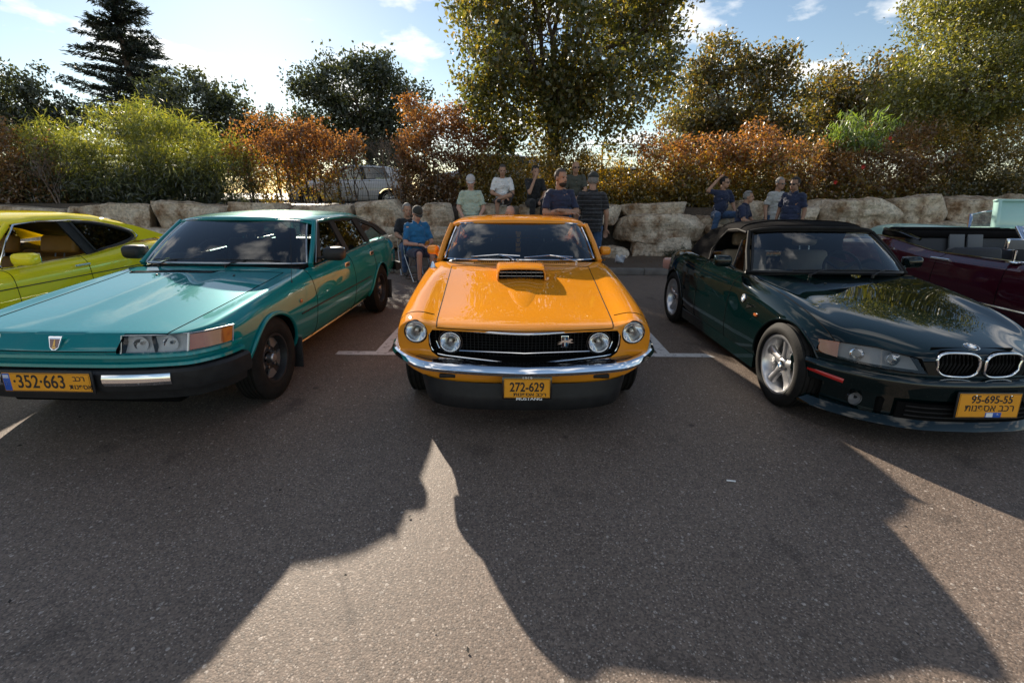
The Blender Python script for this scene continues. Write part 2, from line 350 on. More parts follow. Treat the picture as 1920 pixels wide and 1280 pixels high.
def prism_cut(outline, vec, slot='well'):
    bm = bmesh.new(); a = [bm.verts.new(p) for p in outline]; e = Vector(vec); b = [bm.verts.new(Vector(p)+e) for p in outline]; n = len(a)
    bm.faces.new(a); bm.faces.new(b[::-1])
    for i in range(n): bm.faces.new((a[i], a[(i+1) % n], b[(i+1) % n], b[i]))
    bmesh.ops.recalc_face_normals(bm, faces=bm.faces); return (bm, slot)
class Car: pass
def car_body(root, st, panel, slots, lines=(), rings=(), cutters=(), level=3, gaps=('hood', 'door_l', 'door_r', 'boot'), gap_r=.0032):
    """st: stations of 10 half-section points (x,y,z), centre top -> centre bottom. panel(i,j,side)->slot name.
    slots: {slot: material}; lines: (j,i0,i1,crease) ; rings: (i,j0,j1,crease)"""
    names = list(slots); n = 18; v = []; f = []; fm = []
    for s in st:
        v += [tuple(p) for p in s]+[(-p[0], p[1], p[2]) for p in s[8:0:-1]]
    def add(face, slot): f.append(face); fm.append(names.index(slot))
    S = len(st)
    for i in range(S-1):
        for r in range(n):
            j, side = (r, 1) if r < 9 else (17-r, -1)
            add((i*n+r, i*n+(r+1) % n, (i+1)*n+(r+1) % n, (i+1)*n+r), panel(i, j, side))
    def mi(i, j, side): return i*n+(j if side > 0 or j in (0, 9) else 18-j)
    for i in (0, S-1):
        for k in range(4):
            for side in (1, -1):
                add((mi(i, k, side), mi(i, k+1, side), mi(i, 8-k, side), mi(i, 9-k, side)), panel(-1 if i == 0 else S, k, side))
    me = bpy.data.meshes.new('cage'); me.from_pydata(v, [], f); me.update()
    me.polygons.foreach_set('material_index', fm)
    cm = {}
    for j, i0, i1, c in lines:
        for i in range(i0, i1):
            for sd_ in (1, -1): a, b = mi(i, j, sd_), mi(i+1, j, sd_); cm[(min(a, b), max(a, b))] = c
    for i, j0, j1, c in rings:
        for j in range(j0, j1):
            for sd_ in (1, -1): a, b = mi(i, j, sd_), mi(i, j+1, sd_); cm[(min(a, b), max(a, b))] = c
    at = me.attributes.new('crease_edge', 'FLOAT', 'EDGE')
    at.data.foreach_set('value', [cm.get((min(e.vertices), max(e.vertices)), 0.) for e in me.edges])
    bm = bmesh.new(); bm.from_mesh(me); bmesh.ops.recalc_face_normals(bm, faces=bm.faces); bm.to_mesh(me); bm.free()
    for k in names: me.materials.append(M[slots[k]])
    o = bpy.data.objects.new('cage', me); COL.objects.link(o)
    md = o.modifiers.new('sub', 'SUBSURF'); md.levels = md.render_levels = level
    tmp = []
    for cbm, slot in cutters:
        cme = bpy.data.meshes.new('cut'); 
        for fc in cbm.faces: fc.material_index = names.index(slot)
        cbm.to_mesh(cme); cbm.free()
        for k in names: cme.materials.append(M[slots[k]])
        co = bpy.data.objects.new('cut', cme); COL.objects.link(co); tmp.append(co)
        b = o.modifiers.new('b', 'BOOLEAN'); b.operation = 'DIFFERENCE'; b.solver = 'EXACT'; b.object = co; b.material_mode = 'INDEX'
    out = evalmesh(o)
    for t_ in tmp: kill(t_)
    kill(o)
    nv = len(out.vertices); co = np.empty(nv*3); out.vertices.foreach_get('co', co); co = co.reshape(-1, 3)
    polys = [tuple(p.vertices) for p in out.polygons]; mi_ = np.empty(len(polys), int); out.polygons.foreach_get('material_index', mi_)
    C = Car(); C.root = root; C.parts = {}; C.bvh = BVHTree.FromPolygons([Vector(c) for c in co], polys)
    for k, nm in enumerate(names):
        sel = [p for p, q in zip(polys, mi_) if q == k]
        if not sel: continue
        used = sorted({a for p in sel for a in p}); mp = {a: q for q, a in enumerate(used)}
        plain = {'door_l': 'door', 'door_r': 'door', 'well': 'underbody', 'boot': 'boot_lid', 'inner': 'cabin_lining'}.get(nm, nm)
        if nm in ('well', 'bucket'):      # each recess its own part
            par = {a: a for a in used}
            def fd(a):
                while par[a] != a: par[a] = par[par[a]]; a = par[a]
                return a
            for p in sel:
                for a in p[1:]: par[fd(a)] = fd(p[0])
            isl = {}
            for p in sel: isl.setdefault(fd(p[0]), []).append(p)
            for ps in isl.values():
                us = sorted({a for p in ps for a in p}); m2 = {a: q for q, a in enumerate(us)}; C.parts[nm] = pyd('recess_lining', co[us], [tuple(m2[a] for a in p) for p in ps], slots[nm], root, True, 32)
            continue
        ob = pyd(plain, co[used], [tuple(mp[a] for a in p) for p in sel], slots[nm], root, True, 32)
        C.parts[nm] = ob
        if nm in gaps:
            ec = {}
            for p in sel:
                for a, b in zip(p, p[1:]+p[:1]): ec[(min(a, b), max(a, b))] = ec.get((min(a, b), max(a, b)), 0)+1
            be = [e for e, c in ec.items() if c == 1]; adj = {}
            for a, b in be: adj.setdefault(a, []).append(b); adj.setdefault(b, []).append(a)
            bmg = bmesh.new(); seen = set()
            for s0 in adj:
                if s0 in seen: continue
                path = [s0]; seen.add(s0); cur = s0
                while True:
                    nx = [q for q in adj[cur] if q not in seen]
                    if not nx: break
                    cur = nx[0]; seen.add(cur); path.append(cur)
                if len(path) > 3:
                    bm_tube(bmg, [co[a] for a in path], gap_r, n=5, closed=True, cap=False)
            g = frombm('panel_gap', bmg, 'gap', ob, True)
    bpy.data.meshes.remove(out)
    return C
def sx(C, y, z, side=1, off=0.):
    h = C.bvh.ray_cast(Vector((side*3, y, z)), Vector((-side, 0, 0)))[0]
    return Vector((h.x+side*off, y, z)) if h else Vector((side*.85, y, z))
def sz(C, x, y, off=0.):
    h = C.bvh.ray_cast(Vector((x, y, 3)), Vector((0, 0, -1)))[0]
    return Vector((x, y, h.z+off)) if h else Vector((x, y, .8))
def sy(C, x, z, off=0.):
    h = C.bvh.ray_cast(Vector((x, -2, z)), Vector((0, 1, 0)))[0]
    return Vector((x, h.y-off, z)) if h else Vector((x, .2, z))
def arch_lip(C, yc, zc, r, a0, a1, mat, rad=.012, out=.004):
    for side in (1, -1):
        p = []
        for t in np.linspace(R(a0), R(a1), 28):
            y, z = yc+r*math.cos(t), zc+r*math.sin(t); q = sx(C, yc+(r+.012)*math.cos(t), zc+(r+.012)*math.sin(t), side, out); p.append((q.x, y, z))
        tube('arch_lip', p, rad, mat, C.parts['body'], n=8)
def trim_loop(name, pts, rad, mat, parent, closed=True, **kw): return tube(name, pts, rad, mat, parent, closed=closed, **kw)
def screen(name, bot, top, parent, mat='glass', bulge=.03, n=17, m=7, trim='chrome', tr=.008, trn='windscreen_trim', axis=1):
    """glass lofted between two half curves (centre -> side), mirrored"""
    b = crom(sym(bot), n); t = crom(sym(top), n); cs = []
    for k in range(m):
        u = k/(m-1); cs.append([tuple(np.array(p)*(1-u)+np.array(q)*u+np.array((0, -bulge*4*u*(1-u)*.5*axis, bulge*4*u*(1-u)*.5))) for p, q in zip(b, t)])
    o = loft(name, cs, mat, parent)
    if trim:
        per = cs[0]+[c[-1] for c in cs[1:-1]]+cs[-1][::-1]+[c[0] for c in cs[-2:0:-1]]
        tube(trn, per, tr, trim, o, closed=True, n=6)
    return o, cs
def side_fn(xb, zb, xr, zr): return lambda y, z, off=0.: (xb+(xr-xb)*(z-zb)/(zr-zb)+off, y, z)
def side_poly(name, fn, yz, side, mat, parent, thick=.006, off=0., n=0):
    pts = [fn(y, z, off) for y, z in yz]
    pts = [(side*x, y, z) for x, y, z in pts]
    return prism(name, pts, (-side*thick, 0, 0), mat, parent)
def seat(root, x, y, z, mat, w=.50, h=.58, head=True, tilt=14, name='front_seat', mat2=None, depth=.50, headw=.26, headh=.17):
    s = box(name, (x, y, z+.08), (w, depth, .17), mat, root, .05, seg=3)
    rt = Matrix.Rotation(R(-tilt), 3, 'X'); c = Vector((x, y+depth/2+.03, z+.12))
    box('seat_back', c+rt @ Vector((0, .02, h/2)), (w*.98, .14, h), mat, s, .05, rt, 3)
    if head:
        hr = box('headrest', c+rt @ Vector((0, .02, h+.045+headh/2)), (headw, .10, headh), mat2 or mat, s, .04, rt, 3)
        for dx in (-.05, .05): tube('headrest_post', [tuple(c+rt @ Vector((dx, .02, h-.02))), tuple(c+rt @ Vector((dx, .02, h+.08)))], .007, 'steel', hr, n=6)
    return s
def steering(root, x, y, z, r=.185, tilt=25, mat='black_plastic', spokes=3):
    rt = Matrix.Rotation(R(90-tilt), 3, 'X'); c = Vector((x, y, z))
    o = tube('steering_wheel', [tuple(c+rt @ Vector((r*math.cos(a), r*math.sin(a), 0))) for a in np.linspace(0, 2*math.pi, 28, endpoint=False)], .013, mat, root, closed=True, n=8)
    for k in range(spokes):
        a = R(-90+360/spokes*k) if spokes == 3 else R(180*k); tube('spoke', [tuple(c+rt @ Vector((0, 0, -.02))), tuple(c+rt @ Vector((r*math.cos(a), r*math.sin(a), 0)))], .013, mat, o, n=6)
    tube('steering_column', [tuple(c), tuple(c+rt @ Vector((0, 0, -.25)))], .03, mat, o, n=8)
    return o
def tyre_prof(r, w, rim):
    h = w/2; g = .007; p = [(-h*.80, rim), (-h*.98, rim+.02), (-h*1.02, (r+rim)/2), (-h*.96, r-.028), (-h*.80, r-.004)]
    k = 5; xs = np.linspace(-h*.78, h*.78, 2*k+1)
    for i, x in enumerate(xs):
        if i % 2 and 0 < i < 2*k: p += [(x-.006, r), (x-.005, r-g), (x+.005, r-g), (x+.006, r)]
        else: p.append((x, r))
    return p+[(h*.80, r-.004), (h*.96, r-.028), (h*1.02, (r+rim)/2), (h*.98, rim+.02), (h*.80, rim)]
def wheel(root, c, side, r, w, rim, style, name='wheel', steer=0):
    """wheel mesh = rim barrel; children tyre, disc and spokes. Outer face looks to +x*side"""
    e = lathe(name, [(-w*.42, rim*.93), (-w*.40, rim+.004), (w*.36, rim*.93), (w*.40, rim*.94), (w*.42, rim+.006), (w*.44, rim+.004), (w*.43, rim*.95), (w*.36, rim*.90), (-w*.3, rim*.86)], {'star': 'alloy', 'pressed': 'black_plastic'}.get(style, 'steel'), root, 44)
    e.location = c; e.rotation_euler = (0, 0, (0 if side > 0 else math.pi)+steer)
    lathe('tyre', tyre_prof(r, w, rim), 'rubber', e, 56)
    lathe('brake_disc', [(-.01, .04), (-.01, rim*.72), (.004, rim*.72), (.004, .04)], 'steel', e, 32)
    lathe('wheel_back', [(-w*.1, .02), (-w*.1, rim*.92)], 'well', e, 32)
    if style == 'star':      # five-spoke alloy
        for k in range(5):
            a = R(90+72*k); ca, sa = math.cos(a), math.sin(a); bm = bmesh.new(); rows = []
            for rr, hw, x in ((.035, .040, .055), (.07, .030, .062), (rim*.55, .024, .060), (rim*.80, .030, .066), (rim*.95, .052, .074)):
                row = []
                for t, dx in ((-1, -.035), (-1, -.008), (-.35, .004), (.35, .004), (1, -.008), (1, -.035)):
                    row.append(bm.verts.new((x+dx, rr*ca-hw*t*sa, rr*sa+hw*t*ca)))
                rows.append(row)
            for A, B in zip(rows, rows[1:]):
                for j in range(5): bm.faces.new((A[j], A[j+1], B[j+1], B[j]))
            bmesh.ops.recalc_face_normals(bm, faces=bm.faces); frombm('spoke', bm, 'alloy', e, True, 45)
            b2 = a+R(36); lathe('lug_nut', [(.05, .0001), (.058, .009), (.045, .010)], 'black_plastic', e, 10, c=(0, .054*math.cos(b2), .054*math.sin(b2)))
        lathe('hub', [(.02, .055), (.055, .052), (.066, .040), (.068, .0001)], 'alloy', e, 24)
        cap = lathe('hub_cap', [(.066, .034), (.073, .032), (.074, .0001)], 'plate_k', e, 24)
        for k in range(4):
            aa = np.linspace(R(90*k), R(90*k+90), 8); pyd('badge_quarter', [(.0755, 0, 0)]+[(.0755, .022*math.cos(t), .022*math.sin(t)) for t in aa], [tuple(range(9))], 'white' if k % 2 else 'blue', cap)
    elif style == 'pressed':   # pressed steel: dark disc with pale window lands and a centre cap
        lathe('wheel_disc', [(.02, .05), (.028, rim*.45), (.012, rim*.62), (.02, rim*.80), (.03, rim*.9)], 'black_plastic', e, 36)
        for k in range(5):
            a = R(54+72*k); pts = []
            for rr, da in ((rim*.50, -14), (rim*.86, -25), (rim*.88, 0), (rim*.86, 25), (rim*.50, 14)):
                t = a+R(da); pts.append((.034, rr*math.cos(t), rr*math.sin(t)))
            prism('wheel_land', pts, (-.012, 0, 0), 'wheelgrey', e)
            t = a+R(36); lathe('lug_nut', [(.028, .011), (.045, .010), (.047, .0001)], 'chrome', e, 8, c=(0, rim*.40*math.cos(t), rim*.40*math.sin(t)))
        lathe('hub_cap', [(.02, .038), (.065, .035), (.072, .028), (.074, .0001)], 'steel', e, 20)
    else:                      # plain dish with slots
        lathe('wheel_disc', [(.03, .0001), (.035, rim*.3), (.015, rim*.6), (.03, rim*.9)], 'steel', e, 36)
    return e
def lamp_round(parent, c, r, ring='chrome', depth=.05, rr=.010, tilt=0, name='headlight'):
    """sealed-beam lamp facing -y"""
    o = lathe(name, [(0, r), (depth*.5, r*.80), (depth, r*.35), (depth*1.05, .0001)], 'reflector', parent, 32, 'y', c)
    lathe('lens', [(-.012, .0001), (-.010, r*.5), (-.004, r*.85), (.003, r)], 'lens', o, 32, 'y', c)
    lathe('bulb_shield', [(depth*.3, .0001), (depth*.35, r*.20), (depth*.8, r*.22)], 'steel', o, 16, 'y', c)
    tube('lamp_ring', [(c[0]+(r+.004)*math.cos(a), c[1], c[2]+(r+.004)*math.sin(a)) for a in np.linspace(0, 2*math.pi, 36, endpoint=False)], rr, ring, o, closed=True, n=8)
    return o
def plate(root, c, w, h, tilt=0, frame='plate_k', border=.012):
    """yellow number plate facing -y; returns plate object whose local xy is its face"""
    bm = bmesh.new(); bm_box(bm, (0, 0, 0), (w, h, .004), None, .0015, 1)
    o = frombm('license_plate', bm, 'plate_y', root, True, 30); o.location = c; o.rotation_euler = (R(90-tilt), 0, 0)
    box('plate_holder', (0, 0, -.008), (w+border*2, h+border*2, .01), frame, o, .003)
    hw, hh = w/2-.004, h/2-.004
    tube('plate_border', [(-hw, -hh, .0022), (hw, -hh, .0022), (hw, hh, .0022), (-hw, hh, .0022)], .0012, 'plate_k', o, closed=True, n=4)
    return o
def ptext(o, s, x, y, size, mat='plate_k', sx_=1, bold=.0, name='lettering'):
    return text(name, s, (x, y, .0026), size, mat, o, rot=(0, 0, 0), depth=.0006, sx=sx_, bold=bold)
HEB = 'תונפסא'      # drawn left to right, so stored reversed
HEB2 = 'בכר'
def mirror_part(root, c, side, size, mat, name='door_mirror', stalk=None, glass_m='reflector'):
    rt = Matrix.Rotation(R(8*side), 3, 'Z'); o = box(name, c, size, mat, root, min(size)*.38, rt, 4)
    box('mirror_glass', Vector(c)+rt @ Vector((0, size[1]*.5-.001, 0)), (size[0]*.82, .006, size[2]*.78), glass_m, o, .002, rt)
    if stalk: tube('mirror_stalk', stalk, .014, mat, o, n=8)
    return o
def wiper(root, p0, p1, blade0, blade1, mat='black_plastic'):
    o = tube('wiper', [p0, tuple((np.array(p0)+np.array(p1))/2+np.array((0, -.012, .012))), p1], .006, mat, root, n=6)
    tube('wiper_blade', [blade0, p1, blade1], .006, mat, o, n=6); lathe('wiper_pivot', [(-.02, .012), (.012, .012), (.014, .0001)], mat, o, 10, 'z', p0)
    return o
# ================================================================ people
def cloth(name, col, stripe=None):
    m, t, out = newmat(name); L = t.links; b = N(t, 'ShaderNodeBsdfPrincipled', Roughness=.85); b.inputs['Sheen Weight'].default_value = .15; co = N(t, 'ShaderNodeTexCoord')
    n = N(t, 'ShaderNodeTexNoise', Scale=9.0, Detail=4.0); L.new(co.outputs['Object'], n.inputs['Vector'])
    mr = N(t, 'ShaderNodeMapRange'); mr.inputs[3].default_value = .8; mr.inputs[4].default_value = 1.2; L.new(n.outputs['Fac'], mr.inputs[0])
    mu = N(t, 'ShaderNodeMixRGB', blend_type='MULTIPLY'); mu.inputs[0].default_value = 1; mu.inputs[1].default_value = (*col, 1); L.new(mr.outputs[0], mu.inputs[2])
    if stripe:
        sp = N(t, 'ShaderNodeSeparateXYZ'); L.new(co.outputs['Object'], sp.inputs[0]); f = N(t, 'ShaderNodeMath', operation='MODULO'); f.inputs[1].default_value = .062; L.new(sp.outputs['Z'], f.inputs[0])
        l = N(t, 'ShaderNodeMath', operation='LESS_THAN'); l.inputs[1].default_value = .0065; L.new(f.outputs[0], l.inputs[0]); mi = N(t, 'ShaderNodeMixRGB'); L.new(l.outputs[0], mi.inputs[0]); L.new(mu.outputs[0], mi.inputs[1]); mi.inputs[2].default_value = (*stripe, 1); mu = mi
    L.new(mu.outputs[0], b.inputs['Base Color']); w_ = N(t, 'ShaderNodeTexNoise', Scale=14.0, Detail=3.0); L.new(co.outputs['Object'], w_.inputs['Vector'])
    bp = N(t, 'ShaderNodeBump', Strength=.5, Distance=.03); L.new(w_.outputs['Fac'], bp.inputs['Height']); L.new(bp.outputs[0], b.inputs['Normal']); L.new(b.outputs[0], out.inputs[0]); return m
for k, c in {'navy': (.012, .02, .055), 'blue': (.01, .13, .30), 'mintc': (.36, .44, .36), 'whitec': (.68, .68, .68), 'blackc': (.010, .010, .012), 'olivec': (.055, .058, .045), 'greyc': (.36, .36, .35), 'jeans': (.03, .07, .15), 'shorts_w': (.55, .54, .50), 'shorts_n': (.02, .022, .05), 'shorts_d': (.03, .03, .035), 'capdark': (.02, .022, .018), 'capgrey': (.42, .41, .41)}.items(): M[k] = cloth('cloth_'+k, c)
M['striped'] = cloth('striped_polo', (.008, .008, .010), (.10, .10, .11))
M['skin'] = pbr('skin', (.36, .20, .13), .55, var=.10, vscale=14); M['skin2'] = pbr('skin_pale', (.46, .27, .20), .55, var=.10, vscale=14); M['skin3'] = pbr('skin_tan', (.27, .145, .09), .55, var=.10, vscale=14)
for k, c in {'hair_d': (.015, .011, .009), 'hair_g': (.22, .21, .20), 'hair_s': (.06, .05, .045)}.items(): M[k] = pbr('hair_'+k, c, .75, var=.3, vscale=40, bump=.8, bscale=160)
M['lips'] = pbr('lips', (.25, .09, .07), .5); M['eye'] = pbr('eye', (.02, .015, .012), .2); M['shoe'] = pbr('shoe', (.025, .022, .02), .6); M['beard'] = pbr('beard', (.02, .016, .013), .9)
def ell(bm, c, r, rot=None, seg=14):
    g = bmesh.ops.create_uvsphere(bm, u_segments=seg, v_segments=max(8, seg*2//3), radius=1); Mx = Matrix.Translation(c) @ (rot.to_4x4() if rot is not None else Matrix.Identity(4)) @ Matrix.Diagonal((*r, 1))
    for v in g['verts']: v.co = Mx @ v.co
def cap_(bm, a, b, ra, rb, flat=False):
    a, b = Vector(a), Vector(b)
    bm_tube(bm, [tuple(a), tuple((a+b)/2), tuple(b)], [ra, (ra+rb)/2, rb], n=12)
    if not flat: ell(bm, a, (ra,)*3, None, 12); ell(bm, b, (rb,)*3, None, 12)
def remesh(bm, vox, sm=4, fac=.5):
    bmesh.ops.recalc_face_normals(bm, faces=bm.faces); me = bpy.data.meshes.new('t'); bm.to_mesh(me); bm.free(); o = bpy.data.objects.new('t', me); COL.objects.link(o)
    md = o.modifiers.new('r', 'REMESH'); md.mode = 'VOXEL'; md.voxel_size = vox; md.use_smooth_shade = True; s_ = o.modifiers.new('s', 'SMOOTH'); s_.iterations = sm; s_.factor = fac
    out = evalmesh(o); kill(o); return out
def wrinkle(me, amp):
    sd = random.uniform(0, 50)
    n = len(me.vertices); co = np.empty(n*3); me.vertices.foreach_get('co', co); co = co.reshape(-1, 3); nr = np.empty(n*3); me.vertex_normals.foreach_get('vector', nr); nr = nr.reshape(-1, 3)
    f = np.array([noise.noise((p[0]*9+sd, p[1]*9, p[2]*16))+.6*noise.noise((p[0]*20, p[1]*20+sd, p[2]*34)) for p in co.tolist()])
    me.vertices.foreach_set('co', (co+nr*f[:, None]*amp).ravel()); me.update()
    return me
def joinmesh(ms):
    bm = bmesh.new()
    for m in ms: bm.from_mesh(m)
    out = bpy.data.meshes.new('body'); bm.to_mesh(out); bm.free()
    for m in ms: bpy.data.meshes.remove(m)
    return out
def person(label, pos, face, h, sit=False, pelz=None, lean=0, head=(0, 0), aL=None, aR=None, lL=None, lR=None, shirt='navy', pants='jeans', short=False, skin='skin', hair='hair_d', hat=None, shades=False, beard=False, belly=1., collar=False, curl=.6, shades_up=False):
    """local: x to the person's left (image right when facing the camera), y forward, z up"""
    s_ = h/1.75; rt = empty('person', pos, R(face)+math.pi*0); tag(rt, label, 'person')
    V = lambda x, y, z: Vector((x, -y, z))*s_             # forward is -Y of the root when face=0
    pz = (pelz if pelz is not None else (.10 if sit else .94*s_))/s_; A = Matrix.Rotation(R(lean), 3, 'X')
    up = lambda x, y, z: V(0, 0, pz)+A @ V(x, y, z)
    sh = {1: up(.170, 0, .455), -1: up(-.170, 0, .455)}; nk = up(0, 0, .52); Hc = up(0, .035, .675)
    arms = {}
    for sd, a in ((1, aL), (-1, aR)):
        e, w_ = a if a else ((.235, -.02, .19), (.245, .06, -.06)); arms[sd] = (up(sd*e[0] if e[0] > -9 else 0, e[1], e[2]), up(sd*w_[0], w_[1], w_[2]))
    legs = {}
    for sd, l in ((1, lL), (-1, lR)):
        if l is None: l = ((.12, .44, pz+.0), (.13, .42, pz-.44)) if sit else ((.11, .02, .50), (.115, -.02, .085))
        legs[sd] = (V(sd*.095, 0, pz-.02), V(sd*l[0][0], l[0][1], l[0][2]), V(sd*l[1][0], l[1][1], l[1][2]))
    q = s_
    def torso(bm, e=0., hem=False):
        ell(bm, up(0, 0, .0), ((.165+e)*q, (.118*belly+e)*q, (.125+e)*q), A); ell(bm, up(0, .01*belly, .17), ((.152*belly+e)*q, (.118*belly+e)*q, (.17+e)*q), A); ell(bm, up(0, 0, .35), ((.172+e)*q, (.118+e)*q, (.17+e)*q), A)
        for sd in (1, -1): ell(bm, sh[sd]*.92+up(0, 0, .44)*.08, ((.060+e)*q, (.062+e)*q, (.058+e)*q), A)
        cap_(bm, sh[1]*.9+sh[-1]*.1, sh[-1]*.9+sh[1]*.1, (.052+e)*q, (.052+e)*q)
    bm = bmesh.new(); torso(bm); cap_(bm, up(0, -.005, .46), up(0, .015, .60), .060*q, .054*q)
    for sd in (1, -1):
        e, w_ = arms[sd]; cap_(bm, sh[sd], e, .052*q, .042*q); cap_(bm, e, w_, .042*q, .028*q); a, k, f = legs[sd]; cap_(bm, a, k, .086*q, .056*q); cap_(bm, k, f, .055*q, .036*q)
    parts = [remesh(bm, .012)]
    # head
    hr = Matrix.Rotation(R(head[0]), 3, 'Z') @ Matrix.Rotation(R(head[1]), 3, 'X'); hd = lambda x, y, z: Hc+hr @ (V(x, y, z))
    bm = bmesh.new(); ell(bm, hd(0, -.010, .030), (.077*q, .096*q, .098*q), hr, 20); ell(bm, hd(0, .028, -.040), (.061*q, .070*q, .085*q), hr, 18); ell(bm, hd(0, .062, -.088), (.030*q, .026*q, .024*q), hr); cap_(bm, hd(0, -.02, -.03), hd(0, -.03, -.13), .052*q, .055*q)
    ell(bm, hd(0, .103, -.022), (.013*q, .018*q, .013*q), hr); cap_(bm, hd(0, .088, .015), hd(0, .104, -.018), .008*q, .011*q)
    ell(bm, hd(0, .074, .024), (.050*q, .020*q, .012*q), hr)
    for sd in (1, -1): ell(bm, hd(sd*.078, -.008, -.008), (.010*q, .022*q, .032*q), hr, 10)
    parts.append(remesh(bm, .0065, 3))
    # hands: palm, four bent fingers, thumb
    for sd in (1, -1):
        e, w_ = arms[sd]; d = (w_-e).normalized(); S = d.cross(Vector((0, 0, 1)) if abs(d.z) < .9 else Vector((0, -1, 0))).normalized(); U = S.cross(d); bm = bmesh.new(); fr_ = Matrix((S, d, U)).transposed()
        ell(bm, w_+d*.045*q, (.038*q, .050*q, .017*q), fr_, 12); cap_(bm, w_-d*.03*q, w_+d*.02*q, .027*q, .026*q)
        for i, L_ in enumerate((.060, .070, .066, .050)):
            b = w_+d*.082*q+S*(i-1.5)*.0185*q; m_ = b+(d*math.cos(curl*.6)-U*math.sin(curl*.6))*L_*.5*q; t_ = m_+(d*math.cos(curl*1.6)-U*math.sin(curl*1.6))*L_*.5*q; cap_(bm, b-d*.02*q, m_, .0092*q, .0085*q); cap_(bm, m_, t_, .0085*q, .007*q)
        b = w_+d*.025*q-S*sd*.030*q; m_ = b+(d*.7-S*sd*.6-U*.2)*.036*q; cap_(bm, b, m_, .012*q, .010*q); cap_(bm, m_, m_+(d*.9-S*sd*.15-U*.3)*.028*q, .010*q, .008*q)
        parts.append(remesh(bm, .0055, 2))
    o = link('body', joinmesh(parts), skin, rt, True)
    for sd in (1, -1):
        bm = bmesh.new(); ell(bm, hd(sd*.030, .079, .006), (.012*q, .006*q, .007*q), hr, 10); frombm('eye', bm, 'eye', o, True)
        bm = bmesh.new(); cap_(bm, hd(sd*.014, .084, .026), hd(sd*.046, .074, .026), .0045*q, .003*q); frombm('eyebrow', bm, hair or 'hair_s', o, True)
    bm = bmesh.new(); ell(bm, hd(0, .091, -.060), (.024*q, .007*q, .0055*q), hr, 10); frombm('mouth', bm, 'lips', o, True)
    if hair:
        bm = bmesh.new(); ell(bm, hd(0, -.018, .036), (.083*q, .099*q, .102*q), hr, 28); inv = hr.inverted(); bad = []
        for v in bm.verts:
            p = inv @ (v.co-Hc)/q; y, z = -p.y, p.z
            fringe = hair.endswith('!')
            if (y > .030 and z < .085-.25*max(0, .075-y)) or z < -.055 or (y > -.02 and z < .012 and abs(p.x) < .2 and y > .005): bad.append(v)
        bmesh.ops.delete(bm, geom=bad, context='VERTS'); frombm('hair', bm, hair, o, True)
    if hat:
        bm = bmesh.new(); ell(bm, hd(0, -.012, .050), (.089*q, .108*q, .095*q), hr, 28); inv = hr.inverted(); bmesh.ops.delete(bm, geom=[v for v in bm.verts if (inv @ (v.co-Hc)/q).z < .040], context='VERTS'); hb = frombm('cap', bm, hat, rt, True)
        rows = [[tuple(hd(.078*t*(1-.10*k), .085*math.sqrt(max(0, 1-(t*.9)**2))+.012+.030*k*(1-t*t*.7), .046-.006*k-.010*t*t)) for t in np.linspace(-1, 1, 11)] for k in range(3)]
        bq = loft('peak', rows, hat, hb); sm_ = bq.modifiers.new('s', 'SOLIDIFY'); sm_.thickness = .005
    if shades or shades_up:
        dz, dy = (.0, .0) if shades else (.085, -.03); g_ = tube('sunglasses', [tuple(hd(x, y+dy, .008+dz)) for x, y in ((-.082, -.01), (-.076, .055), (-.055, .086), (0, .100), (.055, .086), (.076, .055), (.082, -.01))], .004*q, 'black_gloss', o, n=6)
        for sd in (1, -1): bm = bmesh.new(); ell(bm, hd(sd*.034, .091+dy, .002+dz), (.027*q, .008*q, .018*q), hr, 12); frombm('sunglass_lens', bm, 'black_gloss', g_, True)
    if beard:
        bm = bmesh.new(); ell(bm, hd(0, .040, -.078), (.056*q, .062*q, .046*q), hr, 16); inv = hr.inverted(); bmesh.ops.delete(bm, geom=[v for v in bm.verts if (inv @ (v.co-Hc)/q).z > -.050], context='VERTS'); frombm('beard', bm, 'beard', o, True)
        bm = bmesh.new(); ell(bm, hd(0, .094, -.047), (.028*q, .007*q, .006*q), hr, 10); frombm('moustache', bm, 'beard', o, True)
    # shirt
    bm = bmesh.new(); torso(bm, .014); cap_(bm, up(0, 0, .10), up(0, 0, -.10), .172*belly**.5*q, .176*q, True) if not sit else None
    for sd in (1, -1): e = arms[sd][0]; cap_(bm, sh[sd], sh[sd]+(e-sh[sd])*.62, .062*q, .060*q); cap_(bm, sh[sd]+(e-sh[sd])*.4, sh[sd]+(e-sh[sd])*.80, .059*q, .062*q, True)
    sme = wrinkle(remesh(bm, .012, 3), .016); so = link('shirt', sme, shirt, rt, True)
    if collar:
        tube('collar', [tuple(up(.074*math.cos(a), .012+.066*math.sin(a), .522+.012*math.cos(a*2)-(.025 if abs(a-math.pi/2) < .5 else 0))) for a in np.linspace(0, 2*math.pi, 20, endpoint=False)], .016*q, shirt, so, closed=True, n=6, flat=(.012, .05))
    # trousers or shorts
    bm = bmesh.new(); ell(bm, up(0, 0, -.01), (.176*q, .132*belly**.5*q, .125*q), A)
    for sd in (1, -1):
        a, k, f = legs[sd]; cap_(bm, a, k if not short else a+(k-a)*.80, .100*q, .076*q if not short else .088*q, False)
        if not short: cap_(bm, k, f+(k-f)*.04, .074*q, .058*q, False)
        else: cap_(bm, a+(k-a)*.5, a+(k-a)*1.0, .090*q, .088*q, True)
    link('trousers' if not short else 'shorts', wrinkle(remesh(bm, .012, 3), .012), pants, rt, True)
    for sd in (1, -1):
        f = legs[sd][2]; bm = bmesh.new(); ell(bm, f+V(0, .055, -.045), (.047*q, .130*q, .040*q)); ell(bm, f+V(0, -.03, -.03), (.045*q, .05*q, .055*q)); me = remesh(bm, .01, 2); link('shoe', me, 'shoe', rt, True)
    return rt, arms
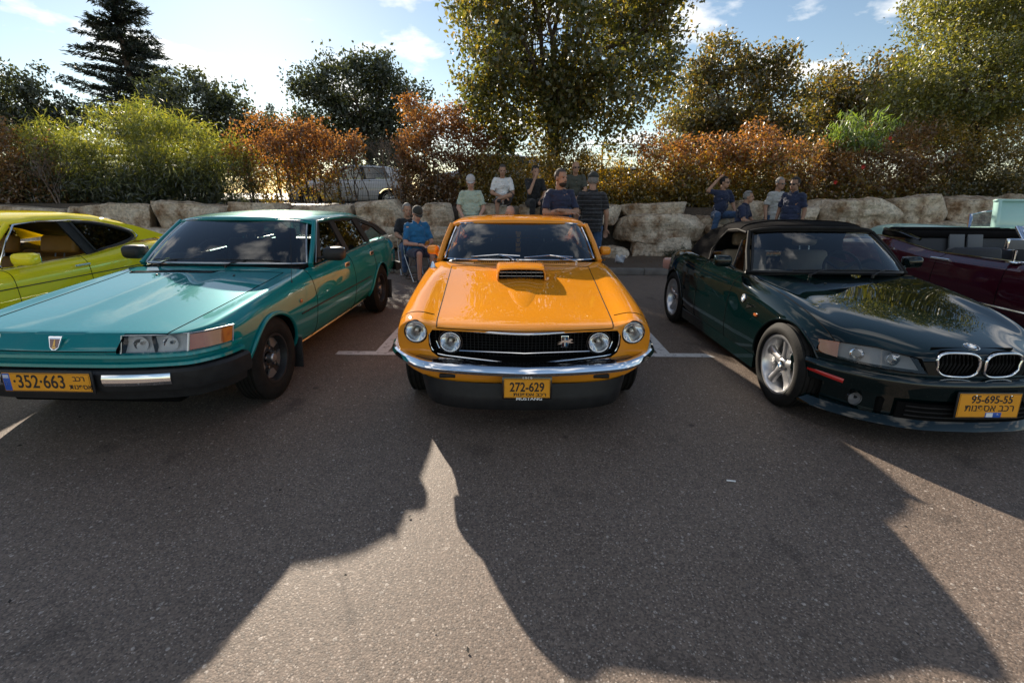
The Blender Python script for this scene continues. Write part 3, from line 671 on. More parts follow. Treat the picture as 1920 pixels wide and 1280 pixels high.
def folding_chair(pos, face, label):
    rt = empty('folding_chair', pos, R(face)); tag(rt, label, 'chair', 'folding chairs by the kerb')
    box('seat', (0, 0, .445), (.40, .38, .025), 'grey_seat', rt, .01); box('backrest', (0, .21, .74), (.40, .02, .17), 'grey_seat', rt, .008)
    for sd in (1, -1):
        tube('leg', [(sd*.21, .215, .84), (sd*.21, .16, .45), (sd*.21, -.24, .012)], .011, 'steel', rt, n=8); tube('leg', [(sd*.19, -.17, .445), (sd*.19, .24, .012)], .011, 'steel', rt, n=8)
    for y in (-.24, .24): tube('foot_bar', [(-.21, y, .014), (.21, y, .014)], .010, 'steel', rt, n=8)
lapL, lapR = ((.23, .12, .22), (.10, .36, .14)), ((.23, .12, .22), (.06, .38, .16))
p1, ar = person('seated man in blue polo and dark cap looking down at a phone', (-1.74, 8.60, 0), 32, 1.74, True, .53, 8, (0, 34), ((.24, .10, .18), (.07, .34, .20)), ((.25, .10, .18), (.03, .32, .19)), shirt='blue', pants='shorts_n', short=True, skin='skin2', hair='hair_g', hat='capdark', belly=1.15, collar=True)
folding_chair((-1.72, 8.66, 0), 32, 'grey folding chair under the man in the blue polo')
wpos = p1.matrix_basis @ ((ar[1][1]+ar[-1][1])/2+Vector((0, -.10, .03)))
ph = box('phone', (0, 0, 0), (.075, .15, .009), 'black_gloss', None, .003); ph.location = wpos; ph.rotation_euler = (R(-40), 0, R(32)); box('phone_case', (0, 0, -.006), (.078, .153, .006), 'gold', ph, .003); tag(ph, 'phone with yellow case held by the seated man in blue', 'phone')
wp = p1.matrix_basis @ (ar[-1][1]*.85+ar[-1][0]*.15); wt_ = tube('wrist_watch', [tuple(ar[-1][1]*.88+ar[-1][0]*.12+Vector((.033*math.cos(a), 0, .033*math.sin(a)))) for a in np.linspace(0, 6.28, 14, endpoint=False)], .008, 'black_plastic', p1, closed=True, n=6)
person('balding man in black shirt seated behind the man in blue', (-2.03, 9.30, 0), 18, 1.74, True, .56, 4, (10, 6), lapL, lapR, shirt='blackc', pants='jeans', skin='skin', hair='hair_g')
folding_chair((-2.03, 9.36, 0), 18, 'grey folding chair under the man in the black shirt')
person('man in pale green shirt and grey cap standing with head bowed', (-.83, 9.72, .13), 3, 1.76, False, None, 6, (0, 24), ((.25, .06, .20), (.16, .24, .04)), ((.25, .06, .20), (.14, .25, .02)), shirt='mintc', pants='shorts_d', skin='skin2', hair='hair_g', hat='capgrey', belly=1.2)
person('man in white shirt sitting cross-legged on the boulder wall', (-.25, 11.36, 0), 4, 1.76, True, 1.37, 10, (0, 14), ((.24, .12, .20), (.02, .34, .12)), ((.24, .10, .20), (-.03, .33, .15)), ((.16, .36, 1.50), (-.10, .42, 1.42)), ((.13, .42, 1.36), (.12, .40, .94)), shirt='whitec', pants='shorts_d', short=True, skin='skin', hair='hair_s')
person('bald man seated behind the orange coupe with only his head showing', (-.06, 8.62, 0), 8, 1.74, True, .55, 6, (0, 30), lapL, lapR, shirt='greyc', pants='jeans', skin='skin2', hair=None)
folding_chair((-.06, 8.68, 0), 8, 'grey folding chair behind the orange coupe')
person('man in black shirt on the wall covering his face with one hand', (.47, 11.40, 0), 12, 1.76, True, 1.36, 12, (6, 10), ((.23, .14, .22), (.08, .36, .12)), ((.17, .28, .26), (.02, .155, .60)), shirt='blackc', pants='blackc', skin='skin', hair='hair_d', shades_up=True)
person('bearded man in navy V-neck and white shorts standing with arms crossed', (.76, 7.98, 0), 14, 1.93, False, None, 0, (24, 2), ((.25, .08, .20), (-.08, .22, .23)), ((.25, .08, .19), (-.10, .20, .19)), shirt='navy', pants='shorts_w', short=True, skin='skin', hair='hair_s', beard=True)
person('bald man in olive shirt, jeans and sunglasses sitting on the wall', (1.42, 11.36, 0), -4, 1.80, True, 1.42, 6, (14, 2), lapL, ((.24, .10, .2), (.05, .36, .12)), shirt='olivec', pants='jeans', skin='skin', hair=None, shades=True)
person('man in black striped polo and cap seen from behind', (1.37, 8.45, 0), 176, 1.90, False, None, 2, (-6, 4), None, None, shirt='striped', pants='jeans', skin='skin', hair='hair_g', hat='capdark', belly=1.2, collar=True)
person('man in navy shirt sitting on the wall with one hand on his head', (4.72, 11.12, 0), 6, 1.76, True, 1.13, 3, (38, 2), ((.27, .06, .20), (.22, .30, .03)), ((.36, .02, .50), (.13, .0, .76)), ((.22, .42, 1.12), (.24, .40, .70)), ((.24, .38, 1.10), (.26, .30, .66)), shirt='navy', pants='jeans', skin='skin', hair='hair_d', shades=True)
person('grey-haired man in navy polo with sunglasses pushed up on his head', (4.95, 10.55, .0), 48, 1.76, True, .83, 6, (14, 0), lapL, lapR, shirt='navy', pants='jeans', skin='skin', hair='hair_g', collar=True, shades_up=True)
person('man in grey shirt and sunglasses standing behind another man', (5.62, 10.5, .17), 20, 1.74, False, None, 2, (0, 4), shirt='greyc', pants='jeans', skin='skin', hair='hair_g', shades=True)
person('dark-haired man in navy polo standing sideways in front of the grey shirt', (5.56, 9.72, .13), -52, 1.76, False, None, 2, (-8, 4), shirt='navy', pants='jeans', skin='skin3', hair='hair_d', collar=True, shades=True, belly=1.15)
# ================================================================ orange fastback coupe
def build_orange():
    rt = empty('orange_coupe', (.084, 2.70, 0), R(.5))
    tag(rt, 'orange 1960s fastback coupe with hood scoop, chrome bumper and black front spoiler', 'car')
    def s(y, c, m, e, cr, sh, sd, lo, sill, bot, d=(0,)*10):
        xs = (0, .30)+(e[0], cr[0], sh[0], sd[0], lo[0], sill[0], .50, 0); zs = (c, m, e[1], cr[1], sh[1], sd[1], lo[1], sill[1], bot, bot)
        return [(x, y+q, z) for x, z, q in zip(xs, zs, d)]
    st = [
     s(.11, .722, .722, (.575, .722), (.70, .772), (.825, .725), (.85, .60), (.815, .43), (.62, .372), .362, (0, .03, .08, .085, .15, .19, .19, .08, .02, 0)),
     s(.30, .748, .747, (.585, .742), (.715, .785), (.845, .74), (.868, .60), (.84, .40), (.66, .34), .33, (-.12, -.10, -.06, -.03, .04, .06, .04, 0, -.05, -.08)),
     s(.60, .795, .79, (.60, .775), (.74, .81), (.862, .765), (.882, .60), (.87, .38), (.76, .22), .20),
     s(.95, .838, .834, (.615, .818), (.755, .850), (.872, .80), (.893, .62), (.885, .40), (.78, .20), .20),
     s(1.35, .890, .885, (.63, .872), (.765, .893), (.878, .838), (.90, .64), (.893, .40), (.80, .19), .20),
     s(1.60, .925, .918, (.64, .905), (.77, .912), (.882, .855), (.904, .65), (.897, .40), (.81, .19), .20),
     s(1.80, .940, .936, (.655, .925), (.775, .922), (.883, .862), (.905, .65), (.897, .40), (.81, .19), .20, (-.10, -.08, 0, .02, 0, 0, 0, 0, 0, 0)),
     s(1.90, .45, .45, (.68, .50), (.745, .925), (.883, .866), (.905, .65), (.897, .40), (.81, .19), .20),
     s(2.45, .32, .32, (.68, .36), (.745, .928), (.884, .870), (.906, .65), (.897, .40), (.81, .19), .20),
     s(3.05, .32, .32, (.68, .36), (.745, .932), (.884, .872), (.906, .66), (.897, .40), (.81, .19), .20),
     s(3.45, .60, .60, (.66, .62), (.745, .95), (.882, .89), (.906, .68), (.897, .42), (.81, .22), .22),
     s(3.75, .93, .93, (.62, .95), (.755, .965), (.875, .90), (.903, .70), (.89, .42), (.80, .24), .24),
     s(4.25, .965, .965, (.62, .97), (.755, .97), (.86, .90), (.885, .70), (.87, .42), (.76, .30), .28),
     s(4.62, .975, .975, (.60, .975), (.74, .97), (.82, .90), (.85, .70), (.83, .42), (.70, .34), .33),
     s(4.70, .90, .90, (.58, .90), (.70, .89), (.78, .85), (.82, .70), (.79, .45), (.66, .38), .37),
    ]
    def panel(i, j, side):
        if 0 <= i <= 4 and j <= 1: return 'hood'
        if 6 <= i <= 10 and j <= 2: return 'inner'
        if 7 <= i <= 8 and 3 <= j <= 5: return 'door_l' if side > 0 else 'door_r'
        return 'body'
    slots = {'body': 'orange', 'hood': 'orange', 'door_l': 'orange', 'door_r': 'orange', 'inner': 'vinyl', 'well': 'well', 'bucket': 'orange'}
    lines = [(2, 0, 6, .35), (3, 6, 12, .9), (2, 7, 10, .8), (4, 1, 13, .25), (6, 1, 13, .2)]
    rings = [(0, 0, 9, .75), (6, 0, 3, .9), (7, 0, 3, .9), (14, 0, 9, .8)]
    grille = [(-.595, .703), (-.30, .703), (0, .700), (.30, .703), (.595, .703), (.622, .665), (.622, .60), (.605, .555), (.56, .526), (.26, .513), (0, .503), (-.26, .513), (-.56, .526), (-.605, .555), (-.622, .60), (-.622, .665)]
    cut = [prism_cut([(x, -.3, z) for x, z in grille], (0, .66, 0))]
    for sd in (1, -1):
        cut += [cyl_cut((sd*.705, .15, .682), .079, .26, 'y', 40, 'bucket'), cyl_cut((sd*.80, .93, .31), .365, .42), cyl_cut((sd*.80, 3.67, .31), .365, .42)]
    C = car_body(rt, st, panel, slots, lines, rings, cut)
    B = C.parts['body']
    arch_lip(C, .93, .31, .365, 5, 175, 'orange', .008); arch_lip(C, 3.67, .31, .365, 5, 175, 'orange', .008)
    # seam of the fender extension just behind the headlights
    for sd in (1, -1):
        p = [tuple(sz(C, sd*x, .37+.05*(x-.62), .0005)) for x in np.linspace(.605, .79, 8)]+[tuple(sx(C, .375+.01*k, z, sd, .0005)) for k, z in enumerate(np.linspace(.735, .52, 7))]
        tube('fender_seam', p, .0028, 'gap', B, n=5)
    # ---- grille
    g = empty('grille', (0, 0, 0), 0, rt)
    def gy(x): return .235+.05*abs(x)
    bm = bmesh.new()
    for k in range(47):
        x = -.585+1.17*k/46; bm_box(bm, (x, gy(x)+.006, .61), (.0035, .012, .20))
    for k in range(11):
        z = .515+.0185*k; bm_tube(bm, [(-.60, gy(.6), z), (0, gy(0), z-.006), (.60, gy(.6), z)], .0022, n=4)
    frombm('grille_mesh', bm, 'black_plastic', g, False)
    pyd('grille_backing', [(-.62, .30, .50), (.62, .30, .50), (.62, .30, .71), (-.62, .30, .71)], [(0, 1, 2, 3)], 'well', g)
    # surround: chrome moulding following the opening
    pts = [(x, .112+.13*min(1, abs(x)/.6)**1.4-.004, z) for x, z in grille]
    full = lin([pts[-1]]+pts, 70) if False else crom(pts, 96, True)
    tube('grille_surround', full, .0095, 'chrome', g, closed=True, n=8)
    low = [(x, .185+.05*abs(x), .548+.012*abs(x)/.5) for x in np.linspace(-.50, .50, 21)]
    tube('grille_moulding', [(-.575, .225, .62), (-.560, .222, .575)]+low+[(.560, .222, .575), (.575, .225, .62)], .0045, 'chrome', g, n=6)
    for sd in (1, -1):
        lathe('lamp_bucket', [(.06, .070), (-.015, .074), (-.015, .080), (.07, .084)], 'black_gloss', g, 32, 'y', (sd*.482, .215, .62))
        lamp_round(rt, (sd*.482, .195, .62), .060, 'chrome', rr=.005)
        lamp_round(rt, (sd*.705, .225, .682), .062, 'chrome', rr=.005)
        lathe('lamp_bezel', [(.01, .066), (-.010, .071), (-.004, .077), (.03, .078)], 'black_gloss', rt, 36, 'y', (sd*.705, .225, .682))
    # grille emblem: upright bar block with a running pony across it
    em = box('grille_emblem', (.262, .212, .622), (.050, .008, .080), 'chrome', g, .003)
    box('emblem_field', (.262, .2075, .622), (.041, .006, .071), 'plate_k', em, .001)
    for k, mt in enumerate(('dred', 'white', 'blue')): box('emblem_bar', (.2515+.0105*k, .2045, .622), (.0075, .006, .058), mt, em, .001)
    pony = [(-.062, -.006), (-.035, .002), (-.028, .012), (.0, .016), (.03, .015), (.042, .026), (.058, .024), (.062, .017), (.05, .014), (.043, .004), (.055, -.002), (.073, -.004), (.050, -.009), (.028, -.006), (.0, -.004), (-.02, -.006), (-.035, -.018), (-.06, -.022), (-.042, -.010), (-.03, -.003), (-.045, -.004)]
    prism('pony', [(.262+x, .2005, .622+z) for x, z in [(a*.8, b*.8) for a, b in pony]], (0, .004, 0), 'chrome', em)
    # ---- bumper
    hp = crom([(0, 0, .492), (.30, .022, .494), (.575, .075, .497), (.70, .15, .499), (.80, .26, .501), (.875, .40, .503), (.905, .56, .503)], 26)
    band('front_bumper', sym(hp), [(-.012, .030), (.012, .032), (.026, .025), (.034, .010), (.038, 0), (.032, -.010), (.020, -.026), (.004, -.032), (-.012, -.030)], 'chrome', rt, 24)
    tube('stone_shield', sym([(0, .045, .515), (.3, .07, .517), (.57, .125, .52), (.70, .20, .522)]), .03, 'black_gloss', rt, n=8, flat=(.09, .012))
    ep = [(x*.42, .058+.02*abs(x), .536+z*.42) for x, z in [(q[0]+.38, q[1]) for q in pony]]
    for sd in (1, -1):
        box('valance_vent', (sd*.50, .155, .405), (.11, .03, .028), 'black_plastic', rt, .008)  # dark block standing for a small vent in the valance, no lamp
    # ---- chin spoiler
    hs = crom([(0, .085, .375), (.35, .10, .378), (.60, .16, .388), (.70, .30, .392), (.715, .46, .392)], 22)
    hb = crom([(0, .055, .205), (.35, .07, .207), (.575, .14, .215), (.665, .29, .220), (.69, .46, .224)], 22)
    loft('front_spoiler', [sym(hs), [tuple((np.array(a)+np.array(b))/2+np.array((0, -.004, 0))) for a, b in zip(sym(hs), sym(hb))], sym(hb), [(x*.99, y+.02, z-.004) for x, y, z in sym(hb)]], 'black_plastic', rt)
    # ---- number plate
    p = plate(rt, (.012, .008, .378), .288, .125, 4, 'black_gloss', .012)
    ptext(p, '272-629', 0, .006, .082, sx_=.80, bold=.0016)
    ptext(p, HEB+' '+HEB2, .018, -.040, .030, sx_=1.35, bold=.0008); lathe('plate_mark', [(.0022, .006), (.0030, .006), (.0030, .0001)], 'gold', p, 12, 'z', (-.10, -.040, 0))
    text('frame_lettering', 'MUSTANG', (.014, -.0695, .0005), .026, 'white', p, (0, 0, 0), .0006, sx=1.35, bold=.0006)
    text('frame_lettering', '1969', (.0, .0665, .0005), .022, 'white', p, (0, 0, 0), .0006, sx=1.5, bold=.0005)
    # ---- hood scoop and teardrop
    hd = C.parts['hood']
    def hz_(x, y): return sz(C, x, y).z
    rows = []
    for y, hw, h in ((.44, .012, .001), (.52, .055, .006), (.66, .095, .011), (.84, .125, .014), (1.02, .145, .014), (1.16, .155, .012), (1.24, .155, .010)):
        rows.append([(x, y+.0, hz_(x, y)+h*(1-abs(x/hw)**2.4)-.004) for x in np.linspace(-hw, hw, 15)])
    loft('hood_bulge', rows, 'orange', hd, sharp=50)
    sc = empty('hood_scoop', (0, 0, 0), 0, rt); rows = []
    for y, hw, h in ((1.12, .190, .098), (1.16, .198, .102), (1.30, .205, .092), (1.46, .21, .060), (1.60, .21, .030), (1.64, .205, -.006)):
        r_ = []
        for a in np.linspace(0, 1, 25):
            t = a*2-1; x = hw*max(-1, min(1, t*1.12)); zz = h*min(1, (1.12-abs(t)*1.0)*7-.78) if abs(t) > .88 else h*(1-.10*abs(t)**3)
            b_ = hz_(x, y); r_.append((x*(1.03 if abs(t) > .97 else 1), y, b_+max(-.006, zz)-.002))
        rows.append(r_)
    loft('scoop_shell', rows, 'orange', sc, sharp=55)
    fr = rows[0]; tube('scoop_lip', fr, .007, 'orange', sc, n=8)
    b0 = hz_(0, 1.14)
    pyd('scoop_mouth', [(-.185, 1.17, b0-.01), (.185, 1.17, b0-.01), (.185, 1.19, b0+.092), (-.185, 1.19, b0+.092)], [(0, 1, 2, 3)], 'well', sc)
    for k in range(9): box('scoop_fin', (-.16+.04*k, 1.145, b0+.046), (.005, .03, .075), 'black_plastic', sc, .001)
    for z in (.032, .062): box('scoop_bar', (0, 1.135, b0+z), (.36, .01, .004), 'steel', sc, .001)
    # ---- cowl vents, wipers, antenna
    cv = empty('cowl_grille', (0, 0, 0), 0, rt)
    for k in range(44):
        x = -.42+.0195*k
        if abs(x) < .012: continue
        q = sz(C, x, 1.675+.03*abs(x), .001); box('louvre', q, (.009, .038, .004), 'gap', cv, 0)
    wb = [(0, 1.70, .948), (.36, 1.735, .945), (.60, 1.80, .940), (.725, 1.90, .935)]; wt = [(0, 2.19, 1.262), (.36, 2.215, 1.257), (.56, 2.27, 1.246), (.640, 2.345, 1.232)]
    screen('windscreen', wb, wt, rt, 'glass', .03, 21, 9, 'chrome', .009)
    wiper(rt, (-.02, 1.66, .945), (-.20, 1.74, .992), (-.46, 1.775, .968), (.0, 1.71, .985), 'chrome'); wiper(rt, (.53, 1.72, .935), (.28, 1.735, .990), (.04, 1.70, .972), (.50, 1.77, .97), 'chrome')
    a_ = sz(C, -.80, 1.62, 0); lathe('aerial_base', [(-.005, .028), (.012, .022), (.035, .014), (.05, .008), (.052, .0001)], 'chrome', rt, 16, 'z', tuple(a_))
    # ---- roof and pillars
    def rc(y, z, w_, dz, dy=0): return crom(sym([(0, y, z), (w_*.55, y+dy*.3, z-.008), (w_*.88, y+dy, z-.032), (w_, y+dy*1.2, z-dz)]), 25)
    roof = [rc(2.165, 1.272, .705, .062, .13), rc(2.25, 1.287, .715, .064, .10), rc(2.55, 1.303, .722, .072), rc(2.95, 1.306, .722, .078), rc(3.35, 1.275, .715, .085), rc(3.75, 1.19, .72, .10), rc(4.15, 1.08, .72, .09), rc(4.42, .985, .70, .03)]
    ro = loft('roof', roof, 'orange', rt, thick=.02)
    f = side_fn(.795, .925, .712, 1.225)
    for sd in (1, -1):
        tube('a_pillar', [(sd*.775, 1.86, .915), (sd*.745, 2.06, 1.06), (sd*.697, 2.33, 1.222)], .03, 'orange', rt, n=8, flat=(.040, .06))
        tube('drip_rail', [(sd*.745, 2.06, 1.065), (sd*.712, 2.30, 1.215), (sd*.722, 2.6, 1.232), (sd*.724, 3.0, 1.228), (sd*.72, 3.3, 1.185)], .008, 'chrome', rt, n=6)
        side_poly('side_window', f, [(2.02, .93), (2.95, .94), (2.95, 1.215), (2.42, 1.215)], sd, 'glass', rt)
        side_poly('quarter_window', f, [(3.0, .94), (3.40, .96), (3.30, 1.14), (3.0, 1.21)], sd, 'glass_dark', rt)
        side_poly('rear_quarter', f, [(3.42, .93), (4.45, .95), (4.40, .99), (3.75, 1.13), (3.32, 1.21), (3.33, 1.15)], sd, 'orange', rt, .02)
        tube('b_pillar', [f(2.975, .93), f(2.975, 1.22)] if sd > 0 else [(-f(2.975, .93)[0], 2.975, .93), (-f(2.975, 1.22)[0], 2.975, 1.22)], .02, 'black_plastic', rt, n=6)
        tube('belt_trim', [tuple(sx(C, y, .918, sd, .003)) for y in np.linspace(1.95, 3.4, 14)], .006, 'chrome', rt, n=6)
        mirror_part(rt, (sd*.868, 2.10, .995), sd, (.105, .115, .085), 'orange', stalk=[(sd*.80, 2.10, .915), (sd*.835, 2.10, .96)])
        tube('door_handle', [tuple(sx(C, y, .80, sd, .022)) for y in (2.78, 2.86, 2.94)], .010, 'chrome', C.parts['door_l' if sd > 0 else 'door_r'], n=8)
        box('side_marker', sx(C, .52, .60, sd, .002), (.012, .11, .035), 'amber', rt, .004)
        wheel(rt, (sd*.775, .93, .33), sd, .33, .215, .19, 'plain'); wheel(rt, (sd*.775, 3.67, .33), sd, .33, .215, .19, 'plain')
    # ---- cabin
    seat(rt, -.36, 2.45, .30, 'vinyl', h=.60); seat(rt, .36, 2.45, .30, 'vinyl', h=.60); seat(rt, 0, 3.15, .34, 'vinyl', w=1.2, h=.45, head=False, name='rear_seat')
    box('dashboard', (0, 1.98, .84), (1.40, .26, .17), 'vinyl', rt, .05, seg=3); steering(rt, .37, 2.20, .90)
    box('rear_view_mirror', (0, 2.18, 1.17), (.24, .03, .06), 'black_plastic', rt, .012)
    tg = box('hanging_tag', (-.01, 2.07, 1.08), (.052, .004, .20), 'plate_y', rt, .001); text('tag_lettering', HEB2, (-.01, 2.066, 1.085), .085, 'plate_k', tg, (R(90), R(90), 0), .0005)
    box('parcel_shelf', (0, 3.7, .93), (1.3, .5, .03), 'vinyl', rt, .01)
    for y in (.5, 4.3): box('chassis', (0, y, .30), (1.1, .5, .12), 'well', rt, .02)
    return C
build_orange()
# ================================================================ teal five-door hatchback saloon
def build_teal():
    rt = empty('teal_hatchback', (-2.70, 2.586, 0), R(-1.3))
    tag(rt, 'teal metallic 1980s hatchback with rectangular headlights and black door mirrors', 'car')
    def s(y, c, m, e, cr, sh, sd, lo, sill, bot, d=(0,)*10):
        xs = (0, .215)+(e[0], cr[0], sh[0], sd[0], lo[0], sill[0], .50, 0); zs = (c, m, e[1], cr[1], sh[1], sd[1], lo[1], sill[1], bot, bot)
        return [(x, y+q, z) for x, z, q in zip(xs, zs, d)]
    st = [
     s(.03, .634, .634, (.60, .634), (.735, .632), (.845, .625), (.862, .585), (.850, .50), (.72, .385), .385, (0, 0, .02, .07, .24, .27, .26, .16, .04, .02)),
     s(.10, .728, .730, (.655, .728), (.765, .728), (.865, .715), (.876, .60), (.868, .49), (.74, .36), .34, (0, 0, .02, .08, .26, .28, .28, .16, .05, 0)),
     s(.27, .747, .752, (.665, .744), (.785, .746), (.876, .722), (.886, .605), (.878, .48), (.78, .30), .25, (0, 0, .01, .04, .20, .22, .22, .1, 0, 0)),
     s(.62, .783, .790, (.675, .777), (.80, .787), (.872, .745), (.890, .61), (.878, .47), (.80, .24), .20),
     s(.92, .815, .823, (.682, .808), (.805, .820), (.872, .765), (.892, .615), (.878, .46), (.80, .22), .20),
     s(1.28, .853, .862, (.69, .846), (.805, .850), (.872, .790), (.891, .62), (.878, .46), (.81, .22), .20),
     s(1.50, .880, .886, (.70, .872), (.80, .868), (.872, .805), (.890, .625), (.878, .46), (.82, .22), .20),
     s(1.62, .905, .906, (.72, .892), (.80, .880), (.872, .81), (.890, .625), (.878, .46), (.82, .22), .20),
     s(1.74, .45, .45, (.70, .5), (.765, .885), (.868, .82), (.890, .63), (.878, .46), (.82, .22), .20),
     s(2.68, .32, .32, (.70, .36), (.765, .915), (.866, .84), (.889, .64), (.878, .46), (.82, .22), .20),
     s(3.50, .34, .34, (.70, .38), (.76, .945), (.860, .86), (.885, .66), (.874, .47), (.81, .24), .22),
     s(3.95, .80, .80, (.66, .82), (.755, .965), (.852, .875), (.878, .68), (.866, .48), (.79, .27), .24),
     s(4.35, .93, .93, (.66, .945), (.75, .965), (.835, .87), (.862, .68), (.85, .48), (.74, .32), .30),
     s(4.62, .90, .90, (.62, .90), (.72, .895), (.79, .83), (.82, .66), (.80, .48), (.68, .36), .34),
    ]
    def panel(i, j, side):
        if 0 <= i <= 5 and j <= 1: return 'hood'
        if 7 <= i <= 10 and j <= 2: return 'inner'
        if 7 <= i <= 8 and 3 <= j <= 6: return 'door_l' if side > 0 else 'door_r'
        if i == 9 and 3 <= j <= 6: return 'rdoor_l' if side > 0 else 'rdoor_r'
        return 'body'
    slots = {k: 'teal' for k in ('body', 'hood', 'door_l', 'door_r', 'rdoor_l', 'rdoor_r')}; slots['inner'] = 'brown_seat'; slots['well'] = 'well'
    lines = [(1, 1, 7, .55), (2, 0, 7, .4), (3, 7, 11, .9), (2, 8, 10, .8), (3, 1, 7, .35), (5, 1, 12, .6), (6, 1, 12, .15)]
    rings = [(0, 0, 9, .6), (1, 0, 3, .55), (7, 0, 3, .8), (8, 0, 3, .9), (13, 0, 9, .8)]
    cut = []
    for sd in (1, -1):
        cut += [cyl_cut((sd*.80, .85, .30), .365, .46), cyl_cut((sd*.80, 3.665, .30), .365, .46)]
        o = [(.352, .602), (.385, .722), (.74, .722), (.882, .714), (.882, .620), (.74, .604)]
        cut.append(prism_cut([(sd*x, -.2, z) for x, z in o], (0, .57, 0), 'well'))
    cut.append(prism_cut([(-.63, 1.42, .9), (.09, 1.42, .9), (.13, 1.485, .93), (-.66, 1.485, .93)], (0, 0, -.075), 'well'))
    C = car_body(rt, st, panel, slots, lines, rings, cut, gaps=('hood', 'door_l', 'door_r', 'rdoor_l', 'rdoor_r'))
    for k in ('rdoor_l', 'rdoor_r'): C.parts[k].name = 'rear_door'
    B = C.parts['body']
    arch_lip(C, .85, .30, .365, -2, 182, 'teal', .016, .008); arch_lip(C, 3.665, .30, .365, -2, 182, 'teal', .014, .006)
    # ---- lamps: twin headlamp unit + wrapped amber indicator, one cover glass each
    def fy(x): return float(np.interp(abs(x), [0, .36, .60, .735, .80, .85, .872], [.07, .075, .10, .15, .215, .30, .37]))
    for sd in (1, -1):
        def row(z, sl, xs_): return [(sd*x, fy(x)+sl+.012, z) for x in xs_]
        xs_ = np.linspace(.372, .725, 14); hl = loft('headlight', [row(.612, -.032, xs_), row(.664, -.014, xs_), row(.714, .006, xs_)], 'lens', rt)
        loft('lamp_housing', [[(x, y+.035, z) for x, y, z in row(.608, -.032, xs_)], [(x, y+.055, z) for x, y, z in row(.664, -.014, xs_)], [(x, y+.035, z) for x, y, z in row(.718, .006, xs_)]], 'lampgrey', hl)
        for cx in (.462, .628): lathe('reflector_bowl', [(-.004, .047), (.012, .040), (.03, .015), (.032, .0001)], 'reflector', hl, 24, 'y', (sd*cx, fy(cx)+.028, .662)); lathe('bulb', [(.004, .0001), (.004, .010), (.03, .010)], 'steel', hl, 10, 'y', (sd*cx, fy(cx)+.026, .662))
        box('lamp_divider', (sd*.548, .115, .662), (.008, .03, .10), 'black_plastic', hl, .002)
        xi = np.linspace(.732, .872, 12); il = loft('indicator', [row(.618, -.026, xi), row(.660, -.010, xi), row(.708, .006, xi)], 'amber', rt)
        xf = np.r_[xs_, xi]
        tube('lamp_trim', row(.716, .003, xf)+row(.610, -.036, xf[::-1]), .0045, 'steel', hl, closed=True, n=6)
        tube('lamp_divider', [(sd*.728, fy(.728)-.022, .612), (sd*.728, fy(.728)+.014, .714)], .006, 'steel', hl, n=6)
        box('repeater_lamp', sx(C, 1.31, .665, sd, .004), (.014, .035, .030), 'amber', rt, .005)
    # ---- badge
    q = sy(C, 0, .682, .003); bd = prism('bonnet_badge', [(-.040, q.y-.004, .716), (.040, q.y-.004, .716), (.026, q.y-.030, .655), (.012, q.y-.036, .642), (-.012, q.y-.036, .642), (-.026, q.y-.030, .655)], (0, .012, 0), 'chrome', rt)
    prism('badge_field', [(-.034, q.y-.0065, .710), (.034, q.y-.0065, .710), (.022, q.y-.031, .657), (0, q.y-.037, .645), (-.022, q.y-.031, .657)], (0, .004, 0), 'dred', bd)
    prism('badge_ship', [(-.012, q.y-.030, .660), (.014, q.y-.030, .660), (.010, q.y-.034, .651), (-.008, q.y-.034, .651)], (0, .002, 0), 'gold', bd); prism('badge_sail', [(-.003, q.y-.012, .700), (.003, q.y-.012, .700), (.007, q.y-.029, .664), (-.007, q.y-.029, .664)], (0, .002, 0), 'gold', bd)
    prism('badge_band', [(-.034, q.y-.0072, .7105), (.034, q.y-.0072, .7105), (.032, q.y-.0100, .703), (-.032, q.y-.0100, .703)], (0, .002, 0), 'chrome', bd)
    # ---- bumper: body-coloured step, black bumper with bright inserts, valance
    hp = crom([(0, .02, .0), (.40, .03, .0), (.70, .085, 0), (.80, .16, 0), (.865, .28, 0), (.888, .42, 0)], 26)
    lift = lambda z, o=0.: [(x, y+o, z) for x, y, _ in sym(hp)]
    band('front_panel', lift(.572), [(-.03, .045), (.000, .040), (.004, .022), (-.012, .014), (-.012, -.004), (.012, -.012), (.016, -.030), (-.02, -.040)], 'teal', rt, 28)
    bp = band('front_bumper', lift(.470), [(-.03, .060), (.030, .056), (.046, .040), (.050, -.030), (.040, -.070), (-.01, -.085), (-.03, -.08)], 'black_plastic', rt, 30)
    for sd in (1, -1):
        ch = [(sd*x, float(np.interp(x, [p[0] for p in hp], [p[1] for p in hp])), .478) for x in np.linspace(.30, .66, 14)]
        if sd < 0: ch = ch[::-1]
        band('bumper_insert', ch, [(.03, .036), (.055, .032), (.064, .010), (.064, -.016), (.054, -.038), (.03, -.042)], 'chrome', bp, 24)
    band('lower_valance', [(x*.97, y+.03, .36) for x, y, _ in sym(hp)], [(-.02, .045), (.015, .045), (0, -.04), (-.03, -.05)], 'black_plastic', rt)
    p = plate(rt, (-.012, -.052, .470), .52, .112, 3, 'plate_k', .014)
    pb = box('plate_strip', (-.236, 0, .0012), (.042, .106, .004), 'plate_b', p, .001); ptext(pb, 'IL', -.236, -.008, .034, 'white', .9, .0005); box('plate_flag', (-.236, .034, .0035), (.032, .020, .001), 'white', pb, 0); box('flag_line', (-.236, .0395, .0042), (.032, .003, .0008), 'plate_b', pb, 0); box('flag_line', (-.236, .0285, .0042), (.032, .003, .0008), 'plate_b', pb, 0)
    ptext(p, '·352·663', -.045, .0, .112, sx_=.80, bold=.0012)
    ptext(p, HEB2, .195, .024, .045, bold=.0006); ptext(p, HEB, .198, -.026, .042, bold=.0006)
